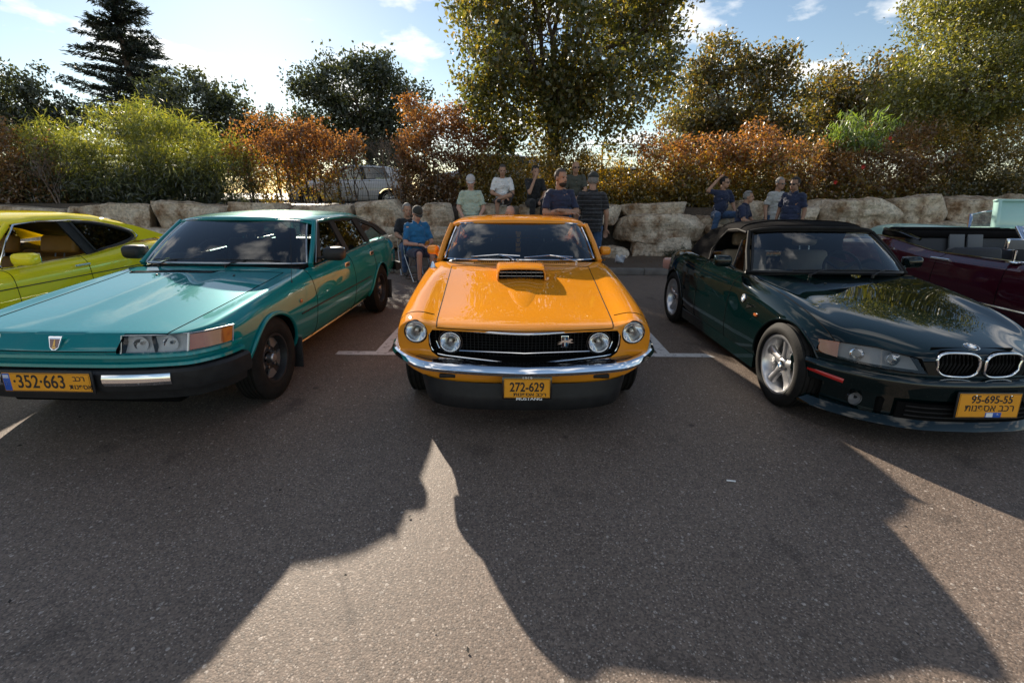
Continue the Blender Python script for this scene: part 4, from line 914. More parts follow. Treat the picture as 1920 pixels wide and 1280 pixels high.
    tube('tow_eye', [(-.27+.035*math.cos(a), .06, .355+.028*math.sin(a)) for a in np.linspace(0, 2*math.pi, 14, endpoint=False)], .008, 'black_plastic', rt, closed=True, n=6)
    # ---- bonnet vent slats, washer jets
    for k in range(3): box('vent_slat', (-.27, 1.435+.018*k, .868+.002*k), (.68, .004, .012), 'black_plastic', C.parts['hood'], .001)
    for x in (-.33, .33): lathe('washer_jet', [(-.005, .010), (.008, .008), (.010, .0001)], 'black_plastic', rt, 10, 'z', tuple(sz(C, x, 1.34)))
    a_ = sz(C, .835, 1.30, 0); tube('aerial', [tuple(a_), tuple(a_+Vector((0, .0, .03))), tuple(a_+Vector((.01, .12, .62)))], [.007, .002, .001], 'black_plastic', rt, n=6)
    # ---- glasshouse
    wb = [(0, 1.60, .930), (.40, 1.63, .926), (.66, 1.70, .917), (.755, 1.79, .910)]; wt = [(0, 2.08, 1.283), (.36, 2.105, 1.279), (.54, 2.15, 1.270), (.612, 2.215, 1.258)]
    screen('windscreen', wb, wt, rt, 'glass', .03, 21, 9, 'steel', .011)
    def rc(y, z, w_, dz, dy=0): return crom(sym([(0, y, z), (w_*.6, y+dy*.4, z-.008), (w_*.9, y+dy, z-.030), (w_, y+dy*1.25, z-dz)]), 25)
    loft('roof', [rc(2.05, 1.292, .672, .055, .12), rc(2.13, 1.310, .680, .056, .09), rc(2.5, 1.335, .690, .066), rc(3.0, 1.343, .690, .070), rc(3.4, 1.325, .685, .075), rc(3.8, 1.262, .675, .080), rc(4.05, 1.19, .66, .075)], 'teal', rt, thick=.02)
    screen('tailgate_window', [(0, 4.62, .915), (.4, 4.60, .915), (.63, 4.55, .915)], [(0, 4.07, 1.185), (.4, 4.06, 1.18), (.60, 4.05, 1.15)], rt, 'glass_dark', .02, 13, 5, 'black_plastic', .010, 'tailgate_trim', -1)
    f = side_fn(.805, .90, .672, 1.265)
    W = [('side_window', [(1.98, .905), (2.66, .922), (2.58, 1.245), (2.32, 1.252)]), ('rear_side_window', [(2.76, .925), (3.42, .945), (3.25, 1.235), (2.70, 1.247)]), ('quarter_window', [(3.54, .955), (4.18, .975), (3.90, 1.105), (3.42, 1.215)])]
    for sd in (1, -1):
        m = lambda p: (sd*p[0], p[1], p[2])
        tube('a_pillar', [(sd*.792, 1.78, .895), (sd*.745, 1.98, 1.06), (sd*.668, 2.24, 1.250)], .03, 'teal', rt, n=8, flat=(.040, .055))
        for nm, yz in W: side_poly(nm, f, yz, sd, 'glass', rt, .005, -.012)
        fr_pts = [(1.86, .895), (4.30, .968), (4.0, 1.10), (3.78, 1.19), (3.45, 1.245), (3.0, 1.266), (2.30, 1.264)]
        # door-frame bars between the panes
        for nm, yz in (('window_frame', [(1.90, .898), (1.99, .903), (2.33, 1.25), (2.30, 1.266)]), ('b_pillar', [(2.66, .918), (2.77, .921), (2.71, 1.262), (2.58, 1.262)]), ('c_pillar', [(3.42, .943), (3.55, .948), (3.42, 1.246), (3.25, 1.258)]), ('d_pillar', [(4.17, .965), (4.40, .970), (4.05, 1.135), (3.42, 1.246), (3.42, 1.21), (3.90, 1.10)]), ('window_frame', [(2.32, 1.245), (3.26, 1.232), (3.45, 1.250), (3.0, 1.270), (2.30, 1.268)])):
            side_poly(nm, f, yz, sd, 'black_plastic', rt, .022, .0)
        tube('gutter_trim', [m(f(y, z, .006)) for y, z in ((1.86, .91), (2.28, 1.264), (2.6, 1.272), (3.05, 1.272), (3.45, 1.25), (3.8, 1.19), (4.1, 1.10), (4.42, .975))], .007, 'steel', rt, n=6)
        tube('belt_trim', [tuple(sx(C, y, z, sd, .004)) for y, z in zip(np.linspace(1.84, 4.38, 20), np.interp(np.linspace(1.84, 4.38, 20), [1.84, 2.68, 3.5, 3.95, 4.38], [.872, .897, .925, .945, .95]))], .007, 'steel', rt, n=6)
        mp = mirror_part(rt, (sd*.965, 1.93, .985), sd, (.20, .15, .125), 'black_plastic', stalk=[(sd*.80, 1.93, .94), (sd*.90, 1.93, .955)])
        for dk, y in (('door_l' if sd > 0 else 'door_r', 2.50), ('rdoor_l' if sd > 0 else 'rdoor_r', 3.36)):
            h = box('door_handle', sx(C, y, .80+.02*(y > 3), sd, .003), (.012, .135, .050), 'steel', C.parts[dk], .004); box('handle_recess', sx(C, y, .80+.02*(y > 3), sd, .006), (.010, .100, .030), 'black_plastic', h, .003)
        tube('sill_trim', [tuple(sx(C, y, .265, sd, .004)) for y in np.linspace(1.28, 3.25, 10)], .007, 'steel', rt, n=6)
        tube('groove_shadow', [tuple(sx(C, y, .555, sd, .001)) for y in list(np.linspace(1.30, 3.2, 12))], .007, 'black_plastic', rt, n=6)  # black strip added as the shadow line of the side groove
        wheel(rt, (sd*.775, .85, .318), sd, .318, .19, .185, 'pressed'); wheel(rt, (sd*.775, 3.665, .318), sd, .318, .19, .185, 'pressed')
        for y in (1.235, 4.06): box('mud_flap', (sd*.775, y, .235), (.215, .012, .26), 'black_plastic', rt, .004, Matrix.Rotation(R(-8), 3, 'X'))
        box('tail_lamp', (sd*.62, 4.60, .70), (.28, .05, .16), 'red', rt, .01)
    band('rear_bumper', [(x, 4.68-y*.6, .50) for x, y, _ in sym(hp)][::-1], [(-.03, .06), (.04, .055), (.05, -.04), (-.02, -.07)], 'black_plastic', rt)
    wiper(rt, (-.50, 1.60, .915), (-.36, 1.655, .955), (-.62, 1.71, .945), (-.10, 1.64, .960)); wiper(rt, (.12, 1.575, .915), (.28, 1.64, .958), (.0, 1.635, .958), (.56, 1.68, .945))
    # ---- cabin
    for x in (-.36, .36): seat(rt, x, 2.42, .32, 'brown_seat', h=.62, headw=.29, headh=.19)
    seat(rt, 0, 3.28, .34, 'brown_seat', w=1.3, h=.52, head=False, name='rear_seat')
    for x in (-.35, .35): box('headrest', (x, 3.66, 1.02), (.26, .09, .15), 'brown_seat', rt, .035, seg=3)
    box('dashboard', (0, 1.88, .82), (1.42, .32, .16), 'vinyl', rt, .05, seg=3); box('instrument_box', (-.36, 1.93, .93), (.46, .16, .10), 'vinyl', rt, .02); steering(rt, -.36, 2.15, .91)
    box('rear_view_mirror', (0, 2.13, 1.20), (.22, .03, .06), 'black_plastic', rt, .012); box('parcel_shelf', (0, 3.9, .93), (1.25, .45, .03), 'vinyl', rt, .01)
    for y in (.5, 4.2): box('chassis', (0, y, .30), (1.1, .6, .14), 'well', rt, .02)
    return C
build_teal()
# ================================================================ dark green roadster with black soft top
def kidney(cx, cz, w_, h_, n=30, skew=0.):
    pts = []
    for t in np.linspace(0, 2*math.pi, n, endpoint=False):
        c_, s_ = math.cos(t), math.sin(t); k = 3.2; x = math.copysign(abs(c_)**(2/k), c_)*w_/2; z = math.copysign(abs(s_)**(2/k), s_)*h_/2
        pts.append((cx+x*(1+.10*z/h_)+skew*z, cz+z))
    return pts
def build_green():
    rt = empty('green_roadster', (2.845, 2.60, 0), R(0))
    tag(rt, 'dark green two-seat roadster with raised black soft top and five-spoke alloy wheels', 'car')
    def s(y, c, m, e, cr, sh, sd, lo, sill, bot, d=(0,)*10):
        xs = (0, .30)+(e[0], cr[0], sh[0], sd[0], lo[0], sill[0], .45, 0); zs = (c, m, e[1], cr[1], sh[1], sd[1], lo[1], sill[1], bot, bot)
        return [(x, y+q, z) for x, z, q in zip(xs, zs, d)]
    st = [
     s(.06, .625, .612, (.50, .570), (.66, .560), (.765, .53), (.800, .42), (.775, .24), (.60, .155), .150, (0, .02, .10, .24, .40, .46, .42, .20, .03, 0)),
     s(.14, .655, .645, (.52, .610), (.68, .600), (.785, .56), (.820, .42), (.795, .23), (.62, .145), .140, (0, .03, .14, .26, .38, .42, .40, .22, .05, 0)),
     s(.42, .700, .698, (.545, .680), (.70, .690), (.805, .62), (.835, .45), (.82, .25), (.70, .15), .145, (0, 0, .04, .08, .12, .14, .12, .04, 0, 0)),
     s(.78, .752, .752, (.56, .752), (.715, .770), (.818, .70), (.848, .50), (.84, .28), (.74, .16), .15),
     s(1.12, .805, .805, (.575, .812), (.72, .826), (.820, .745), (.850, .52), (.842, .28), (.76, .16), .15),
     s(1.40, .855, .852, (.60, .850), (.725, .856), (.820, .765), (.846, .53), (.842, .28), (.77, .16), .15),
     s(1.54, .880, .878, (.63, .868), (.73, .866), (.820, .775), (.845, .53), (.842, .28), (.78, .16), .15),
     s(1.64, .42, .42, (.64, .45), (.715, .870), (.818, .78), (.843, .53), (.84, .28), (.78, .16), .15),
     s(2.10, .30, .30, (.64, .34), (.715, .868), (.818, .775), (.838, .53), (.836, .28), (.78, .16), .15),
     s(2.50, .32, .32, (.64, .36), (.715, .872), (.822, .785), (.84, .54), (.836, .28), (.78, .16), .15),
     s(2.72, .84, .84, (.62, .86), (.72, .892), (.832, .81), (.852, .56), (.845, .30), (.78, .18), .17),
     s(3.10, .885, .885, (.58, .898), (.725, .908), (.836, .83), (.860, .58), (.85, .32), (.76, .20), .18),
     s(3.50, .885, .885, (.56, .888), (.70, .882), (.812, .80), (.838, .58), (.82, .34), (.70, .22), .20),
     s(3.86, .845, .845, (.52, .84), (.64, .82), (.735, .74), (.765, .56), (.74, .36), (.60, .26), .24, (.10, .08, 0, -.06, -.14, -.18, -.18, -.06, .04, .08)),
     s(3.98, .72, .72, (.48, .72), (.60, .70), (.68, .66), (.71, .54), (.69, .38), (.55, .30), .28, (.06, .05, -.02, -.08, -.16, -.2, -.2, -.08, .0, .04)),
    ]
    def panel(i, j, side):
        if 0 <= i <= 5 and j <= 2: return 'hood'
        if 6 <= i <= 9 and j <= 2: return 'inner'
        if 7 <= i <= 8 and 3 <= j <= 6: return 'door_l' if side > 0 else 'door_r'
        return 'body'
    slots = {'body': 'green', 'hood': 'green', 'door_l': 'green', 'door_r': 'green', 'inner': 'beige_seat', 'well': 'well'}
    lines = [(2, 0, 6, .30), (3, 6, 10, .9), (2, 7, 9, .8)]
    rings = [(0, 0, 9, .35), (6, 0, 3, .8), (7, 0, 3, .9), (10, 0, 3, .5), (14, 0, 9, .4)]
    kd = [kidney(-.135, .562, .235, .150, skew=-.10), kidney(.135, .562, .235, .150, skew=.10)]
    cut = []
    for sd in (1, -1):
        cut += [cyl_cut((sd*.80, .75, .305), .355, .46), cyl_cut((sd*.80, 3.196, .305), .36, .46)]
    for k in kd: cut.append(prism_cut([(x, -.3, z) for x, z in k], (0, .50, 0)))
    lo_ = [(.285, .492), (.335, .588), (.50, .612), (.745, .606), (.770, .560), (.735, .515), (.55, .498)]
    for sd in (1, -1): cut.append(prism_cut([(sd*x, -.3, z) for x, z in lo_], (0, .765, 0)))
    C = car_body(rt, st, panel, slots, lines, rings, cut)
    B = C.parts['body']
    arch_lip(C, .75, .305, .355, 0, 180, 'green', .010, .004); arch_lip(C, 3.196, .305, .36, 0, 180, 'green', .010, .004)
    # ---- kidney grilles
    def ky(x): return .062+.10*abs(x)
    for k in kd:
        cx = sum(p[0] for p in k)/len(k); ring = [(x, sy(C, x*1.14-cx*.14, z+(z-.562)*.14, .004).y if False else ky(x)+.10*max(0, z-.56), z) for x, z in k]
        g = tube('kidney_grille', ring, .0085, 'chrome', rt, closed=True, n=8)
        pyd('grille_backing', [(cx-.12, .16, .48), (cx+.12, .16, .48), (cx+.12, .16, .65), (cx-.12, .16, .65)], [(0, 1, 2, 3)], 'well', g)
        for q in range(9):
            x = cx-.096+.024*q; h = .138*(1-.25*(abs(x-cx)/.11)**4); tube('grille_slat', [(x, .11+.05*abs(x), .562-h/2), (x, .085+.08*abs(x), .562), (x, .11+.05*abs(x), .562+h/2)], .0042, 'black_plastic', g, n=5)
    # ---- roundel
    def roundel(c, r, nrm, par, name='round_badge'):
        qt = Vector(nrm).to_track_quat('Z', 'Y').to_matrix().to_4x4(); Mx = Matrix.Translation(c) @ qt
        o = lathe(name, [(0, r), (.004, r), (.0055, r*.94), (.004, r*.90), (.004, .0001)], 'chrome', par, 32, 'z'); o.matrix_local = Mx
        lathe('badge_ring', [(.0042, r*.91), (.0048, r*.90), (.0048, r*.58), (.0042, r*.57)], 'plate_k', o, 32, 'z')
        for k in range(4):
            aa = np.linspace(R(90*k), R(90*k+90), 9); pyd('badge_quarter', [(0, 0, .0052)]+[(r*.58*math.cos(t), r*.58*math.sin(t), .0052) for t in aa], [tuple(range(10))], 'blue' if k % 2 else 'white', o)
        for ch, a in (('B', 128), ('M', 90), ('W', 52)): text('badge_letter', ch, (r*.745*math.cos(R(a)), r*.745*math.sin(R(a)), .005), r*.34, 'white', o, (0, 0, R(a-90)), .0003, bold=.0004)
        return o
    q = sz(C, .0, .165, .001); h = C.bvh.ray_cast(Vector((0, .165, 3)), Vector((0, 0, -1))); roundel(q, .041, h[1] if h[1].z > 0 else -h[1], rt)
    # ---- headlamps under clear covers
    for sd in (1, -1):
        P = {}
        def at_(x, z, off=0.):
            y = float(np.interp(x, [.28, .50, .62, .70, .77], [.10, .205, .30, .385, .475]))+.30*(z-.50); return (sd*x, y-off, z)
        up = [(.338, .586), (.42, .603), (.52, .611), (.64, .610), (.742, .604)]; dn = [(.288, .493), (.42, .494), (.54, .498), (.65, .508), (.742, .522)]
        up = [tuple(p) for p in crom([(a, b, 0) for a, b in up], 16)]; dn = [tuple(p) for p in crom([(a, b, 0) for a, b in dn], 16)]
        rows = [[at_(a[0]*(1-u)+b[0]*u, a[1]*(1-u)+b[1]*u, .006) for a, b in zip(dn, up)] for u in np.linspace(0, 1, 6)]
        hl = loft('headlight', rows, 'lens', rt)
        loft('lamp_housing', [[(x*.985, y+.07, z) for x, y, z in r_] for r_ in rows], 'lampdark', hl)
        for cx, r_ in ((.43, .044), (.585, .046)):
            c_ = at_(cx, .553, -.035); lathe('reflector_bowl', [(-.02, r_), (.0, r_*.92), (.03, r_*.5), (.035, .0001)], 'reflector', hl, 24, 'y', c_); lathe('lamp_lens', [(-.022, r_), (-.034, r_*.6), (-.038, .0001)], 'lens', hl, 24, 'y', c_)
        ia = [(a, b) for a, b, *_ in up if a > .655]; ib = [(a, b) for a, b, *_ in dn if a > .655]; n_ = min(len(ia), len(ib))
        loft('indicator', [[at_(a, b, -.008) for a, b in ib[-n_:]], [at_((a[0]+b[0])/2, (a[1]+b[1])/2, -.008) for a, b in zip(ib[-n_:], ia[-n_:])], [at_(a, b, -.008) for a, b in ia[-n_:]]], 'amber', hl)
        # bumper marker, fog lamp, repeater, gill badge
        mk = [tuple(Vector((sd*x, float(np.interp(x, [.60, .70, .80, .83], [.20, .285, .42, .52])), z))) for x, z in ()]
        fg = lathe('fog_lamp', [(-.004, .0001), (-.004, .042), (.03, .046)], 'lens', rt, 24, 'y', (sd*.60, .215, .275)); lathe('fog_reflector', [(.0, .042), (.03, .02), (.032, .0001)], 'lampdark', fg, 20, 'y', (sd*.60, .222, .275))
        box('repeater_lamp', sx(C, 1.155, .600, sd, .004), (.014, .052, .024), 'amber', rt, .005)
        q = sx(C, 1.42, .685, sd, .002); roundel(q, .036, (sd, 0, .15), rt, 'gill_badge')
        for k in range(4): tube('gill_slat', [tuple(sx(C, 1.21+.04*k, .655-.012*k, sd, .002)), tuple(sx(C, 1.33, .655-.014*k, sd, .002))], .004, 'chrome' if k == 0 else 'gap', rt, n=5)
    # ---- bumper and lip
    hp = crom([(0, .02, 0), (.30, .045, 0), (.52, .14, 0), (.68, .28, 0), (.785, .44, 0), (.83, .58, 0)], 30)
    F = lambda z, sc=1., o=0.: [(x*sc, y+o, z) for x, y, _ in sym(hp)]
    bp = band('front_bumper', F(.40), [(-.04, .080), (.000, .078), (.014, .060), (.018, .030), (.010, .0), (.004, -.055), (-.04, -.07)], 'green', rt, 40)
    band('air_intake', [p for p in F(.262, .985, .012) if abs(p[0]) < .43], [(-.01, .052), (.012, .052), (.012, -.055), (-.01, -.055)], 'well', rt)
    for z in (.235, .265, .295): band('intake_slat', [p for p in F(z, .985, .004) if abs(p[0]) < .42], [(0, .004), (.012, .003), (.012, -.003), (0, -.004)], 'black_plastic', rt)
    band('front_lip', F(.165, 1.0, -.01), [(-.05, .050), (-.012, .045), (.012, .010), (.020, -.008), (.0, -.022), (-.06, -.018)], 'green', rt, 35)
    for sd in (1, -1):
        pm = [(x, y) for x, y, _ in hp if .655 < x < .80]; mkp = [(sd*x, y-.012, .408-.03*(.80-x)/.15) for x, y in pm]
        tube('side_marker', mkp if sd > 0 else mkp[::-1], .012, 'red', rt, flat=(.014, .030), n=8)
    p = plate(rt, (.035, -.012, .337), .372, .150, 5, 'plate_k', .008)
    ptext(p, '95-695-55', .01, .037, .066, sx_=.92, bold=.0012); ptext(p, HEB+' '+HEB2, .005, -.016, .060, sx_=.98, bold=.0004)
    st_ = box('plate_sticker', (.035, -.058, .0012), (.096, .032, .004), 'plate_b', p, .0005); box('sticker_flag', (.012, -.058, .0035), (.040, .026, .001), 'white', st_, 0); ptext(st_, 'IL', .062, -.053, .018, 'white', 1)
    for x in (-.09, .12): lathe('plate_screw', [(.002, .006), (.005, .005), (.006, .0001)], 'chrome', p, 10, 'z', (x, .062, 0))
    # hood/bumper seam & hood feature lines are in the cage; washer + cowl inset
    lathe('washer_jet', [(-.005, .012), (.006, .010), (.008, .0001)], 'black_plastic', rt, 10, 'z', tuple(sz(C, -.22, 1.30)))
    # ---- windscreen and frame
    wb = [(0, 1.455, .905), (.36, 1.48, .902), (.58, 1.545, .893), (.685, 1.64, .882)]; wt = [(0, 1.87, 1.232), (.34, 1.89, 1.228), (.49, 1.935, 1.216), (.555, 1.99, 1.200)]
    screen('windscreen', wb, wt, rt, 'glass', .025, 21, 9, 'black_plastic', .013)
    for sd in (1, -1): tube('screen_pillar', [(sd*.712, 1.64, .862), (sd*.655, 1.83, 1.05), (sd*.582, 1.995, 1.205)], .02, 'rubber', rt, n=8, flat=(.034, .046))
    tube('screen_header', crom(sym([(0, 1.865, 1.250), (.34, 1.885, 1.245), (.50, 1.935, 1.230), (.578, 1.995, 1.208)]), 21), .018, 'rubber', rt, n=8)
    wiper(rt, (-.28, 1.43, .885), (-.12, 1.475, .925), (-.40, 1.49, .918), (.12, 1.465, .925)); wiper(rt, (.26, 1.43, .885), (.40, 1.49, .922), (.10, 1.468, .925), (.60, 1.555, .905))
    # ---- soft top
    def rc(y, z, w_, dz, dy=0): return crom(sym([(0, y, z), (w_*.55, y+dy*.4, z-.010), (w_*.88, y+dy, z-.045), (w_, y+dy*1.2, z-dz)]), 25)
    rows = [rc(1.86, 1.262, .592, .052, .12), rc(1.95, 1.283, .605, .070, .09), rc(2.15, 1.305, .615, .105), rc(2.38, 1.305, .622, .125), rc(2.60, 1.275, .632, .165), rc(2.80, 1.19, .655, .20), rc(2.98, 1.05, .685, .13), rc(3.08, .925, .70, .03)]
    top = loft('soft_top', rows, 'softtop', rt, thick=.012)
    for k in (2, 4): tube('top_seam', [(x, y, z+.002) for x, y, z in rows[k]], .006, 'softtop', top, n=6)
    f = side_fn(.735, .872, .600, 1.205)
    for sd in (1, -1):
        m = lambda p_: (sd*p_[0], p_[1], p_[2])
        side_poly('vent_window', f, [(1.70, .878), (1.90, .878), (1.995, 1.12), (1.97, 1.165)], sd, 'glass', rt, .005)
        tube('vent_window_bar', [m(f(1.905, .875)), m(f(2.0, 1.13))], .008, 'black_plastic', rt, n=6)
        # canvas side flap behind the open window
        side_poly('top_side', f, [(2.46, .880), (3.06, .905), (2.98, 1.04), (2.80, 1.17), (2.62, 1.21), (2.36, 1.215), (2.42, 1.16), (2.50, 1.05)], sd, 'softtop', top, .012, .004)
        tube('window_seal', [m(f(y, z, .004)) for y, z in ((2.00, 1.20), (2.2, 1.215), (2.38, 1.195), (2.47, 1.10), (2.52, .98), (2.47, .88))], .010, 'rubber', rt, n=6)
        mirror_part(rt, (sd*.885, 1.80, .955), sd, (.155, .11, .105), 'green', stalk=[(sd*.78, 1.76, .885), (sd*.83, 1.79, .925)])
        tube('door_handle', [tuple(sx(C, y, .715, sd, .016)) for y in (2.36, 2.42, 2.48)], .012, 'green', C.parts['door_l' if sd > 0 else 'door_r'], n=8)
        wheel(rt, (sd*.735, .75, .316), sd, .316, .225, .222, 'star'); wheel(rt, (sd*.735, 3.196, .316), sd, .316, .225, .222, 'star')
        box('tail_lamp', (sd*.73, 3.72, .66), (.14, .16, .15), 'pink_lens', rt, .03, Matrix.Rotation(R(-sd*25), 3, 'Z'))
        band('sill_skirt', [(sd*.80, y, .20) for y in ((1.12, 2.0, 2.84) if sd < 0 else (2.84, 2.0, 1.12))], [(-.02, .06), (.030, .05), (.045, .01), (.035, -.04), (-.02, -.05)], 'green', rt)
    # ---- cabin
    for x in (-.33, .33): seat(rt, x, 2.12, .22, 'beige_seat', w=.48, h=.66, headw=.25, headh=.14)
    box('dashboard', (0, 1.74, .80), (1.30, .28, .15), 'vinyl', rt, .05, seg=3); steering(rt, .33, 1.92, .86, .18)
    box('rear_view_mirror', (0, 1.95, 1.17), (.22, .03, .06), 'black_plastic', rt, .012)
    for y in (.4, 3.5): box('chassis', (0, y, .26), (1.0, .5, .12), 'well', rt, .02)
    return C
build_green()
# ================================================================ lime yellow coupe (partly in frame)
def half(y, c, m, e, cr, sh, sd, lo, sill, bot, d=(0,)*10, xm=.30):
    xs = (0, xm)+(e[0], cr[0], sh[0], sd[0], lo[0], sill[0], .45, 0); zs = (c, m, e[1], cr[1], sh[1], sd[1], lo[1], sill[1], bot, bot)
    return [(x, y+q, z) for x, z, q in zip(xs, zs, d)]
def build_yellow():
    rt = empty('yellow_coupe', (-5.45, 2.40, 0), R(0))
    tag(rt, 'lime yellow coupe with tan seats and rounded quarter window beside the teal hatchback', 'car')
    s = half
    st = [s(.05, .70, .70, (.60, .70), (.74, .70), (.80, .66), (.82, .55), (.80, .42), (.65, .36), .35, (0, 0, .02, .04, .1, .12, .1, .05, 0, 0)),
          s(.45, .76, .76, (.62, .765), (.75, .775), (.825, .71), (.845, .58), (.83, .40), (.74, .24), .22),
          s(1.0, .82, .82, (.64, .82), (.76, .83), (.84, .75), (.855, .60), (.845, .40), (.77, .2), .20),
          s(1.50, .87, .87, (.66, .865), (.76, .86), (.842, .77), (.856, .62), (.845, .40), (.78, .2), .20),
          s(1.62, .88, .88, (.68, .87), (.765, .862), (.842, .775), (.856, .62), (.845, .40), (.78, .2), .20),
          s(1.74, .45, .45, (.69, .48), (.755, .862), (.842, .78), (.856, .63), (.845, .40), (.78, .2), .20),
          s(2.80, .32, .32, (.69, .36), (.75, .882), (.842, .80), (.856, .64), (.845, .40), (.78, .2), .20),
          s(3.30, .60, .60, (.66, .62), (.75, .93), (.838, .83), (.853, .66), (.84, .42), (.77, .22), .22),
          s(3.60, .90, .90, (.62, .92), (.745, .955), (.830, .85), (.848, .67), (.835, .43), (.76, .26), .25),
          s(4.10, .92, .92, (.62, .93), (.72, .92), (.80, .83), (.82, .66), (.80, .44), (.70, .32), .30),
          s(4.36, .86, .86, (.58, .86), (.68, .85), (.74, .78), (.77, .62), (.75, .46), (.64, .38), .36)]
    def panel(i, j, side):
        if 0 <= i <= 2 and j <= 1: return 'hood'
        if 4 <= i <= 7 and j <= 2: return 'inner'
        if i == 5 and 3 <= j <= 6: return 'door_l' if side > 0 else 'door_r'
        return 'body'
    slots = {'body': 'yellow', 'hood': 'yellow', 'door_l': 'yellow', 'door_r': 'yellow', 'inner': 'vinyl', 'well': 'well'}
    cut = []
    for sd in (1, -1): cut += [cyl_cut((sd*.78, .82, .30), .35, .42), cyl_cut((sd*.78, 3.38, .30), .35, .42)]
    C = car_body(rt, st, panel, slots, [(3, 4, 8, .9), (2, 5, 7, .8), (4, 1, 9, .3)], [(0, 0, 9, .7), (4, 0, 3, .9), (5, 0, 3, .9), (10, 0, 9, .7)], cut)
    wb = [(0, 1.52, .895), (.4, 1.55, .89), (.62, 1.62, .88), (.70, 1.70, .875)]; wt = [(0, 2.02, 1.262), (.36, 2.045, 1.256), (.52, 2.10, 1.245), (.585, 2.16, 1.23)]
    screen('windscreen', wb, wt, rt, 'glass', .03)
    def rc(y, z, w_, dz, dy=0): return crom(sym([(0, y, z), (w_*.6, y+dy*.4, z-.010), (w_*.9, y+dy, z-.036), (w_, y+dy*1.25, z-dz)]), 25)
    loft('roof', [rc(1.99, 1.275, .645, .062, .12), rc(2.08, 1.30, .652, .066, .09), rc(2.45, 1.335, .660, .078), rc(2.85, 1.335, .660, .088), rc(3.2, 1.30, .655, .10), rc(3.55, 1.215, .66, .12), rc(3.85, 1.10, .67, .11), rc(4.10, .975, .68, .04)], 'yellow', rt, thick=.02)
    f = side_fn(.79, .865, .650, 1.245)
    for sd in (1, -1):
        m = lambda p: (sd*p[0], p[1], p[2])
        tube('a_pillar', [(sd*.755, 1.70, .862), (sd*.71, 1.90, 1.03), (sd*.636, 2.17, 1.222)], .03, 'yellow', rt, n=8, flat=(.036, .05))
        qw = crom([(2.90, .895, 0), (3.30, .945, 0), (3.52, 1.00, 0), (3.50, 1.06, 0), (3.32, 1.13, 0), (3.05, 1.195, 0), (2.80, 1.215, 0)], 30)
        ow = [(1.96, .872), (2.78, .885), (2.66, 1.222), (2.24, 1.222), (2.10, 1.12)]
        side_poly('quarter_window', f, [(a, b) for a, b, _ in qw], sd, 'glass_dark', rt, .005, -.006)
        tube('quarter_seal', [m(f(a, b, .002)) for a, b, _ in qw], .016, 'black_plastic', rt, n=6, closed=True)
        side_poly('rear_quarter', f, [(3.55, .95), (4.08, .97), (3.92, 1.03), (3.62, 1.135), (3.25, 1.205), (2.85, 1.245), (2.70, 1.25), (2.75, 1.225), (3.05, 1.208), (3.33, 1.145), (3.53, 1.07), (3.56, 1.0)], sd, 'yellow', rt, .02, .0)
        side_poly('b_pillar', f, [(2.78, .878), (2.90, .882), (2.79, 1.235), (2.66, 1.235)], sd, 'black_plastic', rt, .02, .0)
        tube('window_trim', [m(f(y, z, .010)) for y, z in ((1.86, .89), (2.06, 1.10), (2.2, 1.22), (2.45, 1.243), (2.8, 1.238), (3.1, 1.205), (3.36, 1.145), (3.55, 1.07), (3.59, 1.01), (3.50, .965), (3.3, .925), (2.8, .872), (1.86, .855))], .009, 'chrome', rt, n=6, closed=True)
        mp = mirror_part(rt, (sd*.90, 2.0, .925), sd, (.19, .14, .115), 'yellow', stalk=[(sd*.80, 1.98, .86), (sd*.86, 2.0, .90)])
        d_ = C.parts['door_l' if sd > 0 else 'door_r']
        h = tube('door_handle', [tuple(sx(C, y, .785, sd, .022)) for y in (2.52, 2.60, 2.70)], .012, 'chrome', d_, n=8)
        tube('side_stripe', [tuple(sx(C, y, .675, sd, .0012)) for y in np.linspace(.35, 4.1, 24)], .005, 'plate_k', rt, n=5)
        wheel(rt, (sd*.735, .82, .305), sd, .305, .19, .17, 'plain'); wheel(rt, (sd*.735, 3.38, .305), sd, .305, .19, .17, 'plain')
        box('headlight', (sd*.56, .06, .61), (.34, .06, .13), 'lens', rt, .02)
    screen('tailgate_window', [(0, 4.12, .965), (.4, 4.11, .965), (.60, 4.08, .965)], [(0, 3.50, 1.235), (.4, 3.50, 1.225), (.55, 3.50, 1.20)], rt, 'glass_dark', .02, 13, 5, 'black_plastic', .01, 'tailgate_trim', -1)
    for x in (-.34, .34): seat(rt, x, 2.46, .26, 'tan_seat', w=.50, h=.48, tilt=20, headw=.40, headh=.20)
    seat(rt, 0, 3.05, .32, 'tan_seat', w=1.15, h=.42, head=False, name='rear_seat')
    box('dashboard', (0, 1.84, .78), (1.35, .28, .15), 'vinyl', rt, .05, seg=3); steering(rt, -.34, 2.08, .84)
    band('front_bumper', sym([(0, 0, .48), (.6, .03, .48), (.80, .15, .48), (.85, .4, .48)]), [(-.02, .05), (.03, .04), (.04, 0), (.03, -.04), (-.02, -.05)], 'black_plastic', rt)
    for y in (.5, 4.0): box('chassis', (0, y, .30), (1.0, .5, .12), 'well', rt, .02)
build_yellow()
